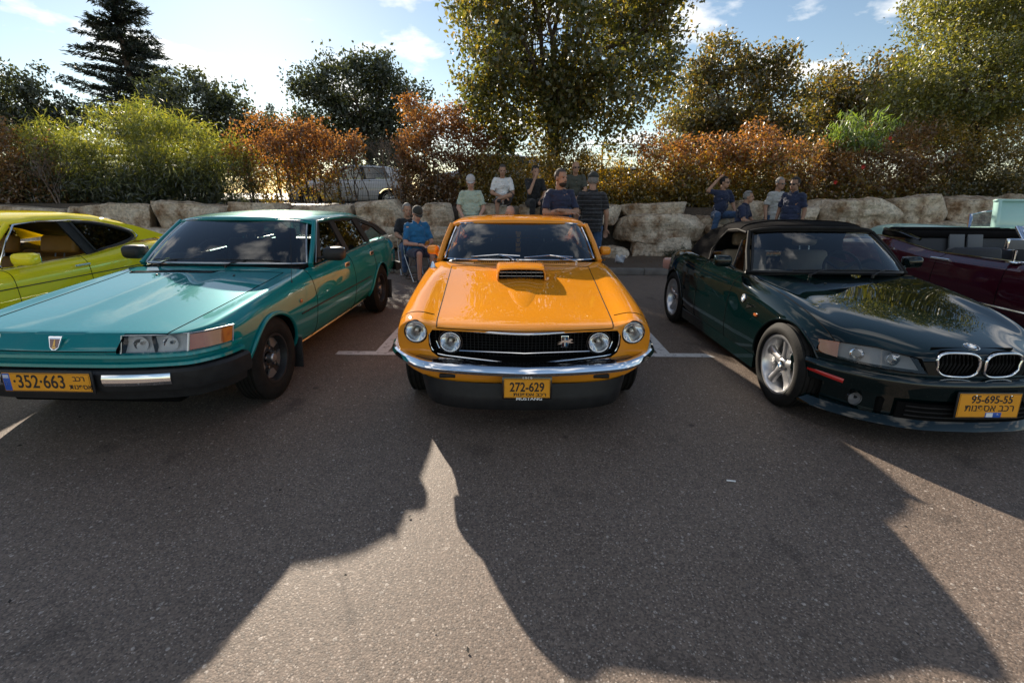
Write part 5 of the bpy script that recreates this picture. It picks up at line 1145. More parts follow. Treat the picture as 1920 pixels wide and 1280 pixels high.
# ================================================================ maroon convertible
def build_maroon():
    rt = empty('maroon_convertible', (5.95, 2.75, 0), R(0))
    tag(rt, 'maroon American convertible with lowered top, black seats and chrome door mirror', 'car')
    s = half
    st = [s(.05, .74, .74, (.66, .75), (.82, .77), (.90, .70), (.93, .58), (.91, .44), (.75, .36), .35),
          s(.5, .80, .80, (.68, .81), (.83, .83), (.925, .75), (.955, .60), (.94, .42), (.84, .24), .22),
          s(1.1, .86, .86, (.70, .86), (.84, .875), (.935, .80), (.965, .62), (.95, .42), (.86, .22), .22),
          s(1.62, .90, .90, (.72, .90), (.84, .905), (.94, .83), (.967, .63), (.95, .42), (.87, .22), .22),
          s(1.74, .91, .91, (.73, .905), (.845, .908), (.94, .835), (.967, .63), (.95, .42), (.87, .22), .22),
          s(1.86, .45, .45, (.76, .48), (.825, .905), (.942, .835), (.967, .63), (.95, .42), (.87, .22), .22),
          s(2.95, .32, .32, (.76, .36), (.825, .895), (.942, .83), (.967, .63), (.95, .42), (.87, .22), .22),
          s(3.35, .34, .34, (.74, .38), (.825, .955), (.944, .855), (.968, .65), (.95, .43), (.87, .24), .23),
          s(3.75, .45, .45, (.72, .48), (.825, 1.015), (.944, .88), (.966, .67), (.95, .44), (.86, .26), .24),
          s(3.95, .97, .97, (.70, 1.0), (.82, 1.02), (.94, .89), (.962, .68), (.945, .45), (.85, .28), .25),
          s(4.6, .97, .97, (.68, .98), (.80, .985), (.92, .88), (.94, .68), (.92, .46), (.78, .34), .32),
          s(4.95, .90, .90, (.66, .90), (.76, .90), (.86, .84), (.88, .66), (.86, .48), (.74, .38), .36)]
    def panel(i, j, side):
        if 0 <= i <= 2 and j <= 1: return 'hood'
        if 4 <= i <= 8 and j <= 2: return 'inner'
        if i == 5 and 3 <= j <= 6: return 'door_l' if side > 0 else 'door_r'
        return 'body'
    slots = {'body': 'maroon', 'hood': 'maroon', 'door_l': 'maroon', 'door_r': 'maroon', 'inner': 'vinyl', 'well': 'well'}
    cut = []
    for sd in (1, -1): cut += [cyl_cut((sd*.88, .95, .33), .38, .42), cyl_cut((sd*.88, 3.80, .33), .38, .42)]
    C = car_body(rt, st, panel, slots, [(3, 4, 9, .9), (2, 5, 8, .8), (4, 1, 10, .75)], [(0, 0, 9, .7), (4, 0, 3, .9), (5, 0, 3, .9), (8, 0, 3, .6), (11, 0, 9, .7)], cut)
    wb = [(0, 1.64, .93), (.4, 1.66, .928), (.68, 1.74, .92), (.77, 1.84, .915)]; wt = [(0, 2.12, 1.265), (.4, 2.14, 1.26), (.60, 2.20, 1.25), (.67, 2.27, 1.24)]
    screen('windscreen', wb, wt, rt, 'glass', .03, tr=.014)
    for sd in (1, -1):
        tube('screen_pillar', [(sd*.80, 1.85, .90), (sd*.765, 2.05, 1.06), (sd*.69, 2.28, 1.24)], .02, 'chrome', rt, n=8)
        ys_ = np.linspace(1.9, 4.55, 22)
        tube('belt_trim', [(sd*(.832 if y < 4 else .82), y, float(np.interp(y, [1.9, 2.95, 3.35, 3.75, 3.95, 4.55], [.914, .904, .955, 1.012, 1.024, .995]))) for y in ys_], .010, 'chrome', rt, n=6)
        tube('sill_trim', [tuple(sx(C, y, .455, sd, .004)) for y in np.linspace(1.40, 3.35, 10)], .010, 'chrome', rt, n=6)
        h = tube('door_handle', [tuple(sx(C, y, .845, sd, .025)) for y in (2.66, 2.78, 2.90)], .014, 'chrome', C.parts['door_l' if sd > 0 else 'door_r'], n=8)
        lathe('door_lock', [(0, .014), (.012, .012), (.013, .0001)], 'chrome', rt, 12, 'x', tuple(sx(C, 2.90, .79, sd, .0)))
        wheel(rt, (sd*.86, .95, .335), sd, .335, .20, .19, 'plain'); wheel(rt, (sd*.86, 3.80, .335), sd, .335, .20, .19, 'plain')
        lathe('filler_cap', [(0, .075), (.010, .07), (.014, .0001)], 'chrome', rt, 20, 'x', tuple(sx(C, 3.52, .83, sd, .0))) if sd < 0 else None
        m_ = mirror_part(rt, (sd*.90, 2.04, 1.085), sd, (.185, .05, .115), 'chrome', stalk=[(sd*.87, 2.04, .90), (sd*.885, 2.04, 1.05)])
        box('mirror_face', (sd*.90, 2.012, 1.085), (.165, .006, .095), 'grey_seat', m_, .002, Matrix.Rotation(R(8*sd), 3, 'Z')); box('mirror_foot', (sd*.87, 2.04, .905), (.06, .11, .022), 'chrome', m_, .008)
    # folded top behind the seats
    tp = box('folded_top', (0, 3.78, 1.06), (1.55, .46, .10), 'softtop', rt, .04, seg=3)
    for k in range(3): tube('top_bow', [(-.78, 3.62+.13*k, 1.10), (-.74, 3.62+.13*k, 1.125), (.74, 3.62+.13*k, 1.125), (.78, 3.62+.13*k, 1.10)], .016, 'softtop', tp, n=6)
    tube('top_frame', [(-.80, 3.30, 1.02), (-.80, 3.60, 1.09), (-.78, 3.95, 1.11)], .018, 'black_gloss', tp, n=6); tube('top_frame', [(.80, 3.30, 1.02), (.80, 3.60, 1.09), (.78, 3.95, 1.11)], .018, 'black_gloss', tp, n=6)
    for x in (-.40, .40): seat(rt, x, 2.55, .36, 'vinyl', w=.62, h=.50, tilt=16, head=False)
    rs = seat(rt, 0, 3.22, .40, 'vinyl', w=1.40, h=.55, tilt=14, head=False, name='rear_seat')
    for x in (-.12, .12): box('seat_band', (x, 3.53, .96), (.20, .03, .22), 'grey_seat', rs, .008, Matrix.Rotation(R(-14), 3, 'X'))
    box('dashboard', (0, 2.0, .82), (1.5, .26, .16), 'vinyl', rt, .05, seg=3); steering(rt, .40, 2.25, .90)
    band('front_bumper', sym([(0, 0, .48), (.7, .03, .48), (.92, .15, .48), (.96, .4, .48)]), [(-.02, .05), (.03, .04), (.04, 0), (.03, -.04), (-.02, -.05)], 'chrome', rt)
    for y in (.5, 4.4): box('chassis', (0, y, .30), (1.2, .5, .12), 'well', rt, .02)
build_maroon()
# ================================================================ cars on the terrace behind the fence, and the mint car at the row's far end
def build_plain(name, label, loc, rz, col, scale=1., suv=0., group=None, grp_lid=False):
    rt = empty(name, loc, rz); tag(rt, label, 'car', group); rt.scale = (scale,)*3; s = half; u = suv
    st = [s(.04, .68+u*.5, .68+u*.5, (.55, .68+u*.5), (.68, .66+u*.5), (.76, .6+u*.4), (.80, .5), (.78, .32), (.6, .24), .22, (0, .02, .06, .12, .2, .26, .24, .1, 0, 0)),
          s(.40, .82+u*.6, .82+u*.6, (.60, .82+u*.6), (.74, .80+u*.6), (.835, .72+u*.5), (.86, .56), (.84, .34), (.7, .2), .2),
          s(.95, .93+u*.7, .93+u*.7, (.64, .93+u*.7), (.76, .91+u*.7), (.855, .80+u*.6), (.88, .60), (.86, .34), (.76, .2), .2),
          s(1.15, .97+u*.7, .97+u*.7, (.68, .96+u*.7), (.775, .94+u*.7), (.86, .83+u*.6), (.885, .62), (.865, .34), (.78, .2), .2),
          s(1.30, .5, .5, (.69, .55), (.765, .945+u*.7), (.86, .84+u*.6), (.885, .62), (.865, .34), (.78, .2), .2),
          s(2.50, .4, .4, (.69, .42), (.76, .97+u*.7), (.86, .86+u*.6), (.885, .63), (.865, .34), (.78, .2), .2),
          s(3.60, .5, .5, (.68, .55), (.75, 1.0+u*.7), (.855, .90+u*.6), (.88, .65), (.86, .36), (.77, .22), .22),
          s(3.95, .95+u*.6, .95+u*.6, (.62, .97+u*.6), (.72, .99+u*.6), (.82, .90+u*.5), (.85, .66), (.83, .38), (.72, .26), .25),
          s(4.12, .80+u*.5, .80+u*.5, (.58, .80+u*.5), (.66, .80+u*.5), (.75, .74+u*.4), (.78, .6), (.76, .4), (.64, .3), .3)]
    def panel(i, j, side):
        if 0 <= i <= 1 and j <= 1: return 'hood'
        if 3 <= i <= 6 and j <= 2: return 'inner'
        if i == 4 and 3 <= j <= 6: return 'door_l' if side > 0 else 'door_r'
        return 'body'
    slots = {'body': col, 'hood': col, 'door_l': col, 'door_r': col, 'inner': 'vinyl', 'well': 'well'}; cut = []
    for sd in (1, -1): cut += [cyl_cut((sd*.80, .80, .32), .36, .42), cyl_cut((sd*.80, 3.35, .32), .36, .42)]
    C = car_body(rt, st, panel, slots, [(3, 3, 7, .9), (2, 4, 6, .8), (4, 1, 7, .3)], [(0, 0, 9, .4), (3, 0, 3, .9), (4, 0, 3, .9), (8, 0, 9, .5)], cut, level=2)
    zb, zr = .95+u*.7, 1.40+u
    screen('windscreen', [(0, 1.12, zb+.02), (.45, 1.16, zb+.01), (.70, 1.30, zb)], [(0, 1.85, zr-.02), (.4, 1.88, zr-.025), (.57, 1.95, zr-.05)], rt, 'glass_dark', .03, 13, 5, None)
    def rc(y, z, w_, dz): return crom(sym([(0, y, z), (w_*.6, y, z-.012), (w_*.9, y, z-.04), (w_, y, z-dz)]), 17)
    loft('roof', [rc(1.83, zr-.01, .62, .06), rc(2.1, zr+.035, .64, .08), rc(2.7, zr+.05, .64, .09), rc(3.3, zr+.02, .63, .10), rc(3.75, zr-.06, .62, .10)], col, rt, thick=.02)
    screen('rear_window', [(0, 4.02, zb+.05), (.4, 4.0, zb+.05), (.6, 3.95, zb+.05)], [(0, 3.78, zr-.09), (.4, 3.77, zr-.10), (.55, 3.75, zr-.14)], rt, 'glass_dark', .0, 9, 3, None)
    f = side_fn(.79, zb, .625, zr-.03)
    for sd in (1, -1):
        tube('a_pillar', [(sd*.775, 1.30, zb-.02), (sd*.69, 1.68, (zb+zr)/2+.02), (sd*.615, 1.98, zr-.05)], .03, col, rt, n=6)
        side_poly('side_window', f, [(1.55, zb+.02), (2.52, zb+.03), (2.48, zr-.07), (2.05, zr-.07)], sd, 'glass_dark', rt); side_poly('rear_side_window', f, [(2.62, zb+.03), (3.45, zb+.06), (3.25, zr-.09), (2.58, zr-.07)], sd, 'glass_dark', rt)
        side_poly('c_pillar', f, [(3.42, zb), (3.98, zb+.03), (3.76, zr-.13), (3.25, zr-.04)], sd, col, rt, .03)
        side_poly('b_pillar', f, [(2.50, zb), (2.64, zb), (2.60, zr-.03), (2.46, zr-.03)], sd, 'black_plastic', rt, .02)
        tube('roof_rail', [(sd*.62, 1.96, zr-.045), (sd*.645, 2.5, zr-.03), (sd*.635, 3.3, zr-.06), (sd*.60, 3.8, zr-.16)], .02, col, rt, n=6)
        mirror_part(rt, (sd*.97, 1.62, zb+.06), sd, (.18, .10, .12), col, stalk=[(sd*.80, 1.60, zb), (sd*.90, 1.62, zb+.03)])
        wheel(rt, (sd*.77, .80, .32), sd, .32, .20, .21, 'star' if not suv else 'plain'); wheel(rt, (sd*.77, 3.35, .32), sd, .32, .20, .21, 'star' if not suv else 'plain')
        box('headlight', (sd*.58, .17, .62+u*.4), (.30, .14, .12), 'lens', rt, .04); box('tail_lamp', (sd*.68, 4.02, .80+u*.4), (.16, .12, .22), 'red', rt, .03)
    for x in (-.36, .36): seat(rt, x, 2.1, .36, 'grey_seat', h=.6)
    for y in (.45, 3.9): box('chassis', (0, y, .28), (1.0, .4, .14), 'well', rt, .02)
    return rt
build_plain('silver_hatchback', 'silver hatchback parked on the terrace behind the fence, side window facing the wall', (-2.7, 15.6, 1.22), R(-62), 'silver', 1.0, .12)
build_plain('white_car', 'white car behind the hedge with only its roof and bonnet showing over yellow leaves', (-7.4, 16.2, 1.05), R(-75), 'white_p', .95)
build_plain('white_car', 'white car hidden behind the brown hedge near the seated men in navy shirts', (6.3, 17.2, 1.1), R(70), 'white_p', .95)
build_plain('white_car', 'white car behind the brown bush above the yellow coupe', (-16.2, 16.0, 1.05), R(-80), 'white_p', .95)
def build_mint():
    rt = empty('mint_car', (8.62, 6.28, 0), R(0)); tag(rt, 'pale mint green classic car with raised bonnet lid beyond the maroon convertible', 'car'); s = half
    st = [s(.0, .80, .80, (.5, .80), (.62, .86), (.76, .84), (.84, .65), (.82, .45), (.6, .36), .35), s(.4, .92, .92, (.5, .92), (.62, 1.0), (.80, .96), (.89, .70), (.87, .42), (.7, .25), .25),
          s(1.2, .98, .98, (.5, .98), (.64, 1.05), (.82, 1.0), (.90, .72), (.88, .42), (.75, .22), .22), s(1.9, 1.02, 1.02, (.6, 1.02), (.72, 1.05), (.84, 1.0), (.90, .74), (.88, .42), (.78, .22), .22),
          s(3.2, 1.04, 1.04, (.6, 1.04), (.74, 1.05), (.85, 1.0), (.90, .74), (.88, .42), (.78, .22), .22), s(4.3, .98, .98, (.55, .98), (.68, .97), (.80, .92), (.85, .7), (.83, .45), (.7, .3), .3), s(4.5, .8, .8, (.5, .8), (.6, .8), (.72, .76), (.76, .6), (.74, .45), (.6, .36), .35)]
    cut = []
    for sd in (1, -1): cut += [cyl_cut((sd*.82, .85, .33), .37, .4), cyl_cut((sd*.82, 3.5, .33), .37, .4)]
    C = car_body(rt, st, lambda i, j, sd: 'body', {'body': 'mint', 'well': 'well'}, (), [(0, 0, 9, .4), (6, 0, 9, .4)], cut, level=2)
    lid = box('raised_lid', (-.02, 1.72, 1.27), (1.42, .035, .44), 'mint', rt, .012, Matrix.Rotation(R(-10), 3, 'X'))
    for x, w_ in ((-.70, .06), (.66, .06)): box('lid_flange', (x, 1.68, 1.27), (w_, .08, .44), 'mint', lid, .012, Matrix.Rotation(R(-10), 3, 'X'))
    box('lid_flange', (-.02, 1.725, 1.485), (1.46, .09, .035), 'mint', lid, .015, Matrix.Rotation(R(-10), 3, 'X'))
    screen('windscreen', [(0, 1.95, 1.04), (.4, 1.98, 1.04), (.68, 2.1, 1.03)], [(0, 2.2, 1.31), (.35, 2.22, 1.30), (.52, 2.3, 1.24)], rt, 'glass', .02, 11, 5, 'chrome', .012)
    for sd in (1, -1):
        tube('screen_pillar', [(sd*.70, 2.10, 1.02), (sd*.54, 2.31, 1.24)], .02, 'chrome', rt, n=6)
        wheel(rt, (sd*.78, .85, .33), sd, .33, .19, .19, 'plain'); wheel(rt, (sd*.78, 3.5, .33), sd, .33, .19, .19, 'plain'); lamp_round(rt, (sd*.66, -.0, .78), .085, 'chrome')
build_mint()
# ================================================================ boulder retaining wall
def stone_mat():
    m, t, out = newmat('limestone'); L = t.links; b = N(t, 'ShaderNodeBsdfPrincipled', Roughness=.9); co = N(t, 'ShaderNodeTexCoord'); b.inputs['Specular IOR Level'].default_value = .25
    n1 = N(t, 'ShaderNodeTexNoise', Scale=2.2, Detail=9.0, Roughness=.65); L.new(co.outputs['Object'], n1.inputs['Vector'])
    r = N(t, 'ShaderNodeValToRGB'); e = r.color_ramp.elements; e[0].position = .36; e[0].color = (.23, .13, .065, 1); e[1].position = .50; e[1].color = (.58, .46, .335, 1); x = r.color_ramp.elements.new(.62); x.color = (.70, .60, .47, 1)
    L.new(n1.outputs['Fac'], r.inputs[0])
    v = N(t, 'ShaderNodeTexVoronoi', Scale=9.0); L.new(co.outputs['Object'], v.inputs['Vector'])
    mr = N(t, 'ShaderNodeMapRange'); mr.inputs[1].default_value = .04; mr.inputs[2].default_value = .14; mr.inputs[3].default_value = .35; mr.inputs[4].default_value = 1; L.new(v.outputs['Distance'], mr.inputs[0])
    mu = N(t, 'ShaderNodeMixRGB', blend_type='MULTIPLY'); mu.inputs[0].default_value = 1; L.new(r.outputs[0], mu.inputs[1]); L.new(mr.outputs[0], mu.inputs[2])
    n2 = N(t, 'ShaderNodeTexNoise', Scale=16.0, Detail=10.0, Roughness=.7); L.new(co.outputs['Object'], n2.inputs['Vector'])
    mr2 = N(t, 'ShaderNodeMapRange'); mr2.inputs[1].default_value = .3; mr2.inputs[2].default_value = .7; mr2.inputs[3].default_value = .45; mr2.inputs[4].default_value = 1.35; L.new(n2.outputs['Fac'], mr2.inputs[0])
    mu2 = N(t, 'ShaderNodeMixRGB', blend_type='MULTIPLY'); mu2.inputs[0].default_value = 1; L.new(mu.outputs[0], mu2.inputs[1]); L.new(mr2.outputs[0], mu2.inputs[2]); L.new(mu2.outputs[0], b.inputs['Base Color'])
    sb = N(t, 'ShaderNodeMath', operation='ADD'); L.new(n2.outputs['Fac'], sb.inputs[0]); L.new(mr.outputs[0], sb.inputs[1])
    bp = N(t, 'ShaderNodeBump', Strength=1.0, Distance=.05); wv = N(t, 'ShaderNodeTexNoise', Scale=3.0, Detail=6.0); mpn = N(t, 'ShaderNodeMapping'); mpn.inputs['Scale'].default_value = (.5, .5, 7); L.new(co.outputs['Object'], mpn.inputs['Vector']); L.new(mpn.outputs[0], wv.inputs['Vector']); sb2 = N(t, 'ShaderNodeMath', operation='MULTIPLY_ADD'); sb2.inputs[1].default_value = .6; L.new(wv.outputs['Fac'], sb2.inputs[0]); L.new(sb.outputs[0], sb2.inputs[2]); L.new(sb2.outputs[0], bp.inputs['Height']); L.new(bp.outputs[0], b.inputs['Normal']); L.new(b.outputs[0], out.inputs[0]); return m
M['stone'] = stone_mat()
wall = empty('boulder_wall', (0, 11.5, 0)); tag(wall, 'retaining wall of big rough limestone boulders in three courses below the hedge', 'wall')
def boulder(x0, x1, z0, z1, y=11.5, d=.75, seed=0):
    bm = bmesh.new(); bmesh.ops.create_cube(bm, size=2); bmesh.ops.subdivide_edges(bm, edges=list(bm.edges), cuts=21, use_grid_fill=True)
    sx_, sy_, sz_ = (x1-x0)/2, d/2, (z1-z0)/2; sd = seed*7.31; r_ = random.Random(seed); planes = []
    for _ in range(9):
        pl = Vector((r_.gauss(0, .7), r_.gauss(-.4, .6), r_.gauss(0, .6))).normalized(); ext = abs(pl.x)*(x1-x0)/2+abs(pl.y)*d/2+abs(pl.z)*(z1-z0)/2; planes.append((pl, ext*r_.uniform(.66, .84)))
    for v in bm.verts:
        p = v.co; k = 16.0; nn = (abs(p.x)**k+abs(p.y)**k+abs(p.z)**k)**(1/k); q = p/nn
        w_ = Vector((q.x*sx_, q.y*sy_, q.z*sz_)); h = Vector((w_.x*1.1+sd, w_.y*1.1, w_.z*1.1))
        vd = noise.voronoi(h*2.0)[0]; vd2 = noise.voronoi(h*5.5)[0]
        dsp = .09*noise.noise(h*1.2)+.16*(vd[0]-.35)+.05*(vd2[0]-.35)-.05*max(0, 1-(vd[1]-vd[0])*9)+.04*abs(noise.noise(h*5+Vector((3, 1, 7))))+.035*noise.noise(h*9)+.02*noise.noise(h*21)
        # bedding ledges
        dsp += .05*math.sin(w_.z*19+2.5*noise.noise(h*1.5))*(1 if abs(q.z) < .9 else 0)
        w_ += Vector((q.x*.8, q.y, q.z*.7)).normalized()*dsp*min(1, min(sz_, sx_)*2.2)
        for pl, off in planes:
            t_ = w_.dot(pl)-off
            if t_ > 0: w_ -= pl*t_*.92
        # shear/taper so that no two look alike
        w_.x += w_.z*.18*math.sin(seed*2.1); w_.z *= 1+.16*math.sin(seed*1.3+q.x*1.4)
        v.co = w_
    o = frombm('boulder', bm, 'stone', wall, True, 50); o.location = ((x0+x1)/2, y-11.5, (z0+z1)/2); o.rotation_euler = (0, 0, R(4*math.sin(seed*3.7)))
    return o
B_ = [(-10.5, -8.55, .66, 1.18), (-8.5, -6.65, .66, 1.24), (-6.6, -5.4, .80, 1.32), (-5.5, -3.85, .78, 1.24), (-3.78, -2.55, .72, 1.40), (-2.25, -1.35, .74, 1.26), (-1.3, .15, .78, 1.26), (.2, 1.35, .72, 1.24), (1.4, 2.5, .80, 1.28), (2.55, 4.28, .98, 1.32), (4.35, 5.2, .62, 1.02), (5.25, 6.45, .76, 1.34), (6.5, 7.2, .8, 1.30), (7.22, 8.96, .76, 1.48), (8.95, 10.2, .80, 1.48), (10.2, 11.6, .98, 1.48), (11.6, 13.4, .8, 1.50), (-12.6, -10.6, .7, 1.2), (-14.8, -12.7, .7, 1.25), (13.5, 15.4, .8, 1.45)]
M_ = [(2.42, 4.36, .52, 1.06, 11.25), (-3.5, -2.5, .30, .80, 11.4), (-2.2, -1.3, .32, .82, 11.4), (-1.2, .5, .36, .82, 11.4), (.55, 2.2, .36, .82, 11.4), (4.5, 5.6, .42, .84, 11.35), (5.7, 7.1, .40, .86, 11.4), (7.2, 9.2, .42, .84, 11.4), (9.25, 11.0, .5, .98, 11.4), (11.1, 13.2, .4, .9, 11.4), (-5.6, -3.6, .35, .82, 11.4), (-7.6, -5.7, .3, .74, 11.4), (-9.8, -7.7, .3, .72, 11.4), (-12, -9.9, .3, .75, 11.4)]
L_ = [(2.62, 4.05, .04, .58, 11.2), (2.05, 2.60, .0, .34, 11.0), (-3.95, -2.75, .0, .36, 11.25), (-2.6, -1.2, .02, .38, 11.3), (-1.1, .4, .02, .4, 11.3), (.5, 1.9, .02, .38, 11.3), (4.2, 5.5, .0, .45, 11.25), (5.6, 7.4, .02, .44, 11.3), (7.5, 9.4, .02, .46, 11.3), (9.5, 11.6, .0, .52, 11.3), (-5.9, -4.1, .0, .4, 11.3), (-8, -6, .0, .36, 11.3), (-10.3, -8.1, .0, .36, 11.3), (11.7, 13.5, 0, .5, 11.3)]
for k, b in enumerate(B_): boulder(*b, 11.62+.06*math.sin(k*2.3), .80, k+1)
for k, b in enumerate(M_+L_): boulder(*b, .75, k+40)
# a dropped scrap of white plastic, a cigarette end, dry leaves on the verge
bm = bmesh.new(); g = [[bm.verts.new((2.18+.20*i/6, 10.02+.05*math.sin(i*1.3+j), .16+.16*j/4+.02*math.sin(i*2.1+j*1.7)-(.05 if j == 4 and 1 < i < 4 else 0))) for i in range(7)] for j in range(5)]
for j in range(4):
    for i in range(6): bm.faces.new((g[j][i], g[j][i+1], g[j+1][i+1], g[j+1][i]))
o = frombm('plastic_scrap', bm, pbr('white_plastic', (.62, .64, .68), .4), None, True); md = o.modifiers.new('s', 'SOLIDIFY'); md.thickness = .004
tag(o, 'crumpled white plastic scrap lying on the dirt by the kerb', 'litter')
o = tube('cigarette_end', [(1.215, 2.288, .006), (1.262, 2.280, .006)], .0045, 'white', None, n=8); tag(o, 'white cigarette end lying on the shaded asphalt', 'litter')
def debris(name, n, f, size, mats, lab):
    v = []; fc = []
    for k in range(n):
        x, y, z = f(); a = random.uniform(0, 6.28); s_ = size*random.uniform(.5, 1.4); t = random.uniform(-.5, .5)
        c, s2 = math.cos(a)*s_, math.sin(a)*s_; b = len(v)
        v += [(x-c, y-s2, z+.004), (x+s2*.5, y-c*.5, z+.006+abs(t)*s_*.6), (x+c, y+s2, z+.004+s_*.3), (x-s2*.5, y+c*.5, z+.005)]; fc.append((b, b+1, b+2, b+3))
    o = pyd(name, v, fc, mats); o['kind'] = 'stuff'; o['label'] = lab; o['category'] = 'leaves'
M['dryleaf'] = pbr('dry_leaf', (.13, .065, .03), .8, var=.4, vscale=3)
def vf():
    x, y = random.uniform(-12, 12), 9.55+1.5*random.random()**.7; return x, y, .125+.16*max(0, (y-9.7)/2.0)**1.3+.01
debris('fallen_leaves', 1500, vf, .035, 'dryleaf', 'dry brown leaves scattered on the dirt verge')
debris('kerb_litter_leaves', 260, lambda: (random.uniform(-12, 12), 9.33-abs(random.gauss(0, .35)), 0.002), .028, 'dryleaf', 'dry leaves blown against the kerb on the asphalt')

def gf():
    x, y = random.uniform(-5, 5), random.uniform(.9, 8.5); return x, y, .001
M['grit'] = pbr('dark_grit', (.03, .026, .022), .9, var=.4)
debris('asphalt_grit', 130, gf, .010, 'grit', 'small dark bits of grit and leaf on the asphalt')
# ================================================================ plants
def leafmat(name, cols, trans=.45, rough=.45, gloss=.10):
    m, t, out = newmat(name); L = t.links; ge = N(t, 'ShaderNodeNewGeometry'); r = N(t, 'ShaderNodeValToRGB'); r.color_ramp.interpolation = 'LINEAR'
    el = r.color_ramp.elements
    while len(el) < len(cols): el.new(.5)
    for k, c in enumerate(cols): el[k].position = k/(len(cols)-1); el[k].color = (*c, 1)
    L.new(ge.outputs['Random Per Island'], r.inputs[0])
    d = N(t, 'ShaderNodeBsdfDiffuse'); tr = N(t, 'ShaderNodeBsdfTranslucent'); gl = N(t, 'ShaderNodeBsdfGlossy', Roughness=rough); gl.inputs[0].default_value = (.8, .8, .8, 1)
    br = N(t, 'ShaderNodeMixRGB', blend_type='MULTIPLY'); br.inputs[0].default_value = 1; br.inputs[2].default_value = (2.5, 2.2, 1.0, 1); L.new(r.outputs[0], br.inputs[1])
    L.new(r.outputs[0], d.inputs[0]); L.new(br.outputs[0], tr.inputs[0])
    m1 = N(t, 'ShaderNodeMixShader'); m1.inputs[0].default_value = trans; L.new(d.outputs[0], m1.inputs[1]); L.new(tr.outputs[0], m1.inputs[2])
    m2 = N(t, 'ShaderNodeMixShader'); m2.inputs[0].default_value = gloss; L.new(m1.outputs[0], m2.inputs[1]); L.new(gl.outputs[0], m2.inputs[2]); L.new(m2.outputs[0], out.inputs[0]); return m
LM = {'green': leafmat('tree_leaf', [(.03, .042, .010), (.065, .078, .016), (.11, .115, .022), (.19, .14, .025)]),
      'dark': leafmat('dark_leaf', [(.018, .028, .014), (.036, .05, .02), (.06, .072, .026)], .3),
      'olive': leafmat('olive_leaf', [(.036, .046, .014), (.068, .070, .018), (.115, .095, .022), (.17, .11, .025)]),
      'bright': leafmat('sunlit_leaf', [(.06, .078, .016), (.12, .135, .028), (.20, .19, .045)], .45),
      'willow': leafmat('willow_leaf', [(.06, .09, .016), (.12, .145, .024), (.20, .20, .035)], .5),
      'rust': leafmat('rust_leaf', [(.085, .042, .020), (.15, .068, .026), (.23, .098, .032), (.18, .105, .030)], .45),
      'brown': leafmat('brown_leaf', [(.085, .05, .028), (.16, .085, .036), (.23, .125, .045), (.12, .10, .03)], .4),
      'yellow': leafmat('yellowing_leaf', [(.05, .06, .014), (.16, .13, .018), (.32, .20, .022), (.10, .10, .016)], .5),
      'needle': leafmat('conifer_needle', [(.008, .016, .012), (.016, .028, .018), (.028, .042, .022)], .15),
      'oleander': leafmat('oleander_leaf', [(.06, .11, .02), (.11, .17, .03)], .5)}
M['bark'] = pbr('bark', (.085, .062, .045), .95, var=.4, vscale=9, bump=.9, bscale=26)
M['twig'] = pbr('twig', (.06, .042, .03), .9, var=.3)
def leaf_mesh(name, P, size, asp, mat, parent, droop=.4, flat=.5, D=None):
    """P: (n,3) leaf positions -> one mesh of folded four-point leaves"""
    n = len(P); s_ = size*rng.uniform(.6, 1.35, n)[:, None]
    d = rng.normal(size=(n, 3)); d[:, 2] -= droop*1.2
    if D is not None: d = d*.45+D
    d /= np.linalg.norm(d, axis=1)[:, None]
    u = rng.normal(size=(n, 3)); u[:, 2] += flat*2; u -= d*np.sum(u*d, 1)[:, None]; u /= np.linalg.norm(u, axis=1)[:, None]
    w_ = np.cross(d, u); a = P-d*s_*.5; b = P+d*s_*.5; mid = P-d*s_*.05
    l = mid+w_*s_*asp*.5+u*s_*.10; r = mid-w_*s_*asp*.5+u*s_*.10
    V = np.stack([a, l, b, r], 1).reshape(-1, 3).astype(np.float32); me = bpy.data.meshes.new(name)
    me.vertices.add(4*n); me.vertices.foreach_set('co', V.ravel())
    me.loops.add(4*n); me.loops.foreach_set('vertex_index', np.arange(4*n, dtype=np.int32)); me.polygons.add(n)
    me.polygons.foreach_set('loop_start', np.arange(0, 4*n, 4, dtype=np.int32)); me.polygons.foreach_set('loop_total', np.full(n, 4, dtype=np.int32)); me.update(calc_edges=True)
    return link(name, me, LM[mat] if isinstance(mat, str) else mat, parent)
PER = 3.0
def sub_dirs():
    d = rng.normal(size=(5, 3)); d /= np.linalg.norm(d, axis=1)[:, None]; return [(q*rng.uniform(.75, 1.12), rng.uniform(.22, .42)) for q in d]
def clumps(blobs, per, inner=.55):
    """clump centres over a set of ellipsoids (cx,cy,cz,rx,ry,rz)"""
    out = []
    for b in list(blobs)+[(b[0]+q[0]*b[3], b[1]+q[1]*b[4], b[2]+q[2]*b[5], b[3]*f_, b[4]*f_, b[5]*f_) for b in blobs for q, f_ in sub_dirs()]:
        vol = (b[3]*b[4]+b[4]*b[5]+b[3]*b[5])/3; k = max(3, int(per*vol*PER)); d = rng.normal(size=(k, 3)); d /= np.linalg.norm(d, axis=1)[:, None]
        rad = rng.uniform(inner, 1.04, k)[:, None]**.8*(1+.16*rng.normal(size=(k, 1))*.7); out.append(np.array(b[:3])+d*rad*np.array(b[3:]))
    return np.vstack(out)
def scatter(C_, n, sig):
    w_ = rng.uniform(.35, 1.6, len(C_)); w_ /= w_.sum(); i = rng.choice(len(C_), n, p=w_)
    return C_[i]+np.clip(rng.normal(size=(n, 3)), -1.5, 1.5)*np.array([sig, sig, sig*.8])*rng.uniform(.5, 1.3, (n, 1))
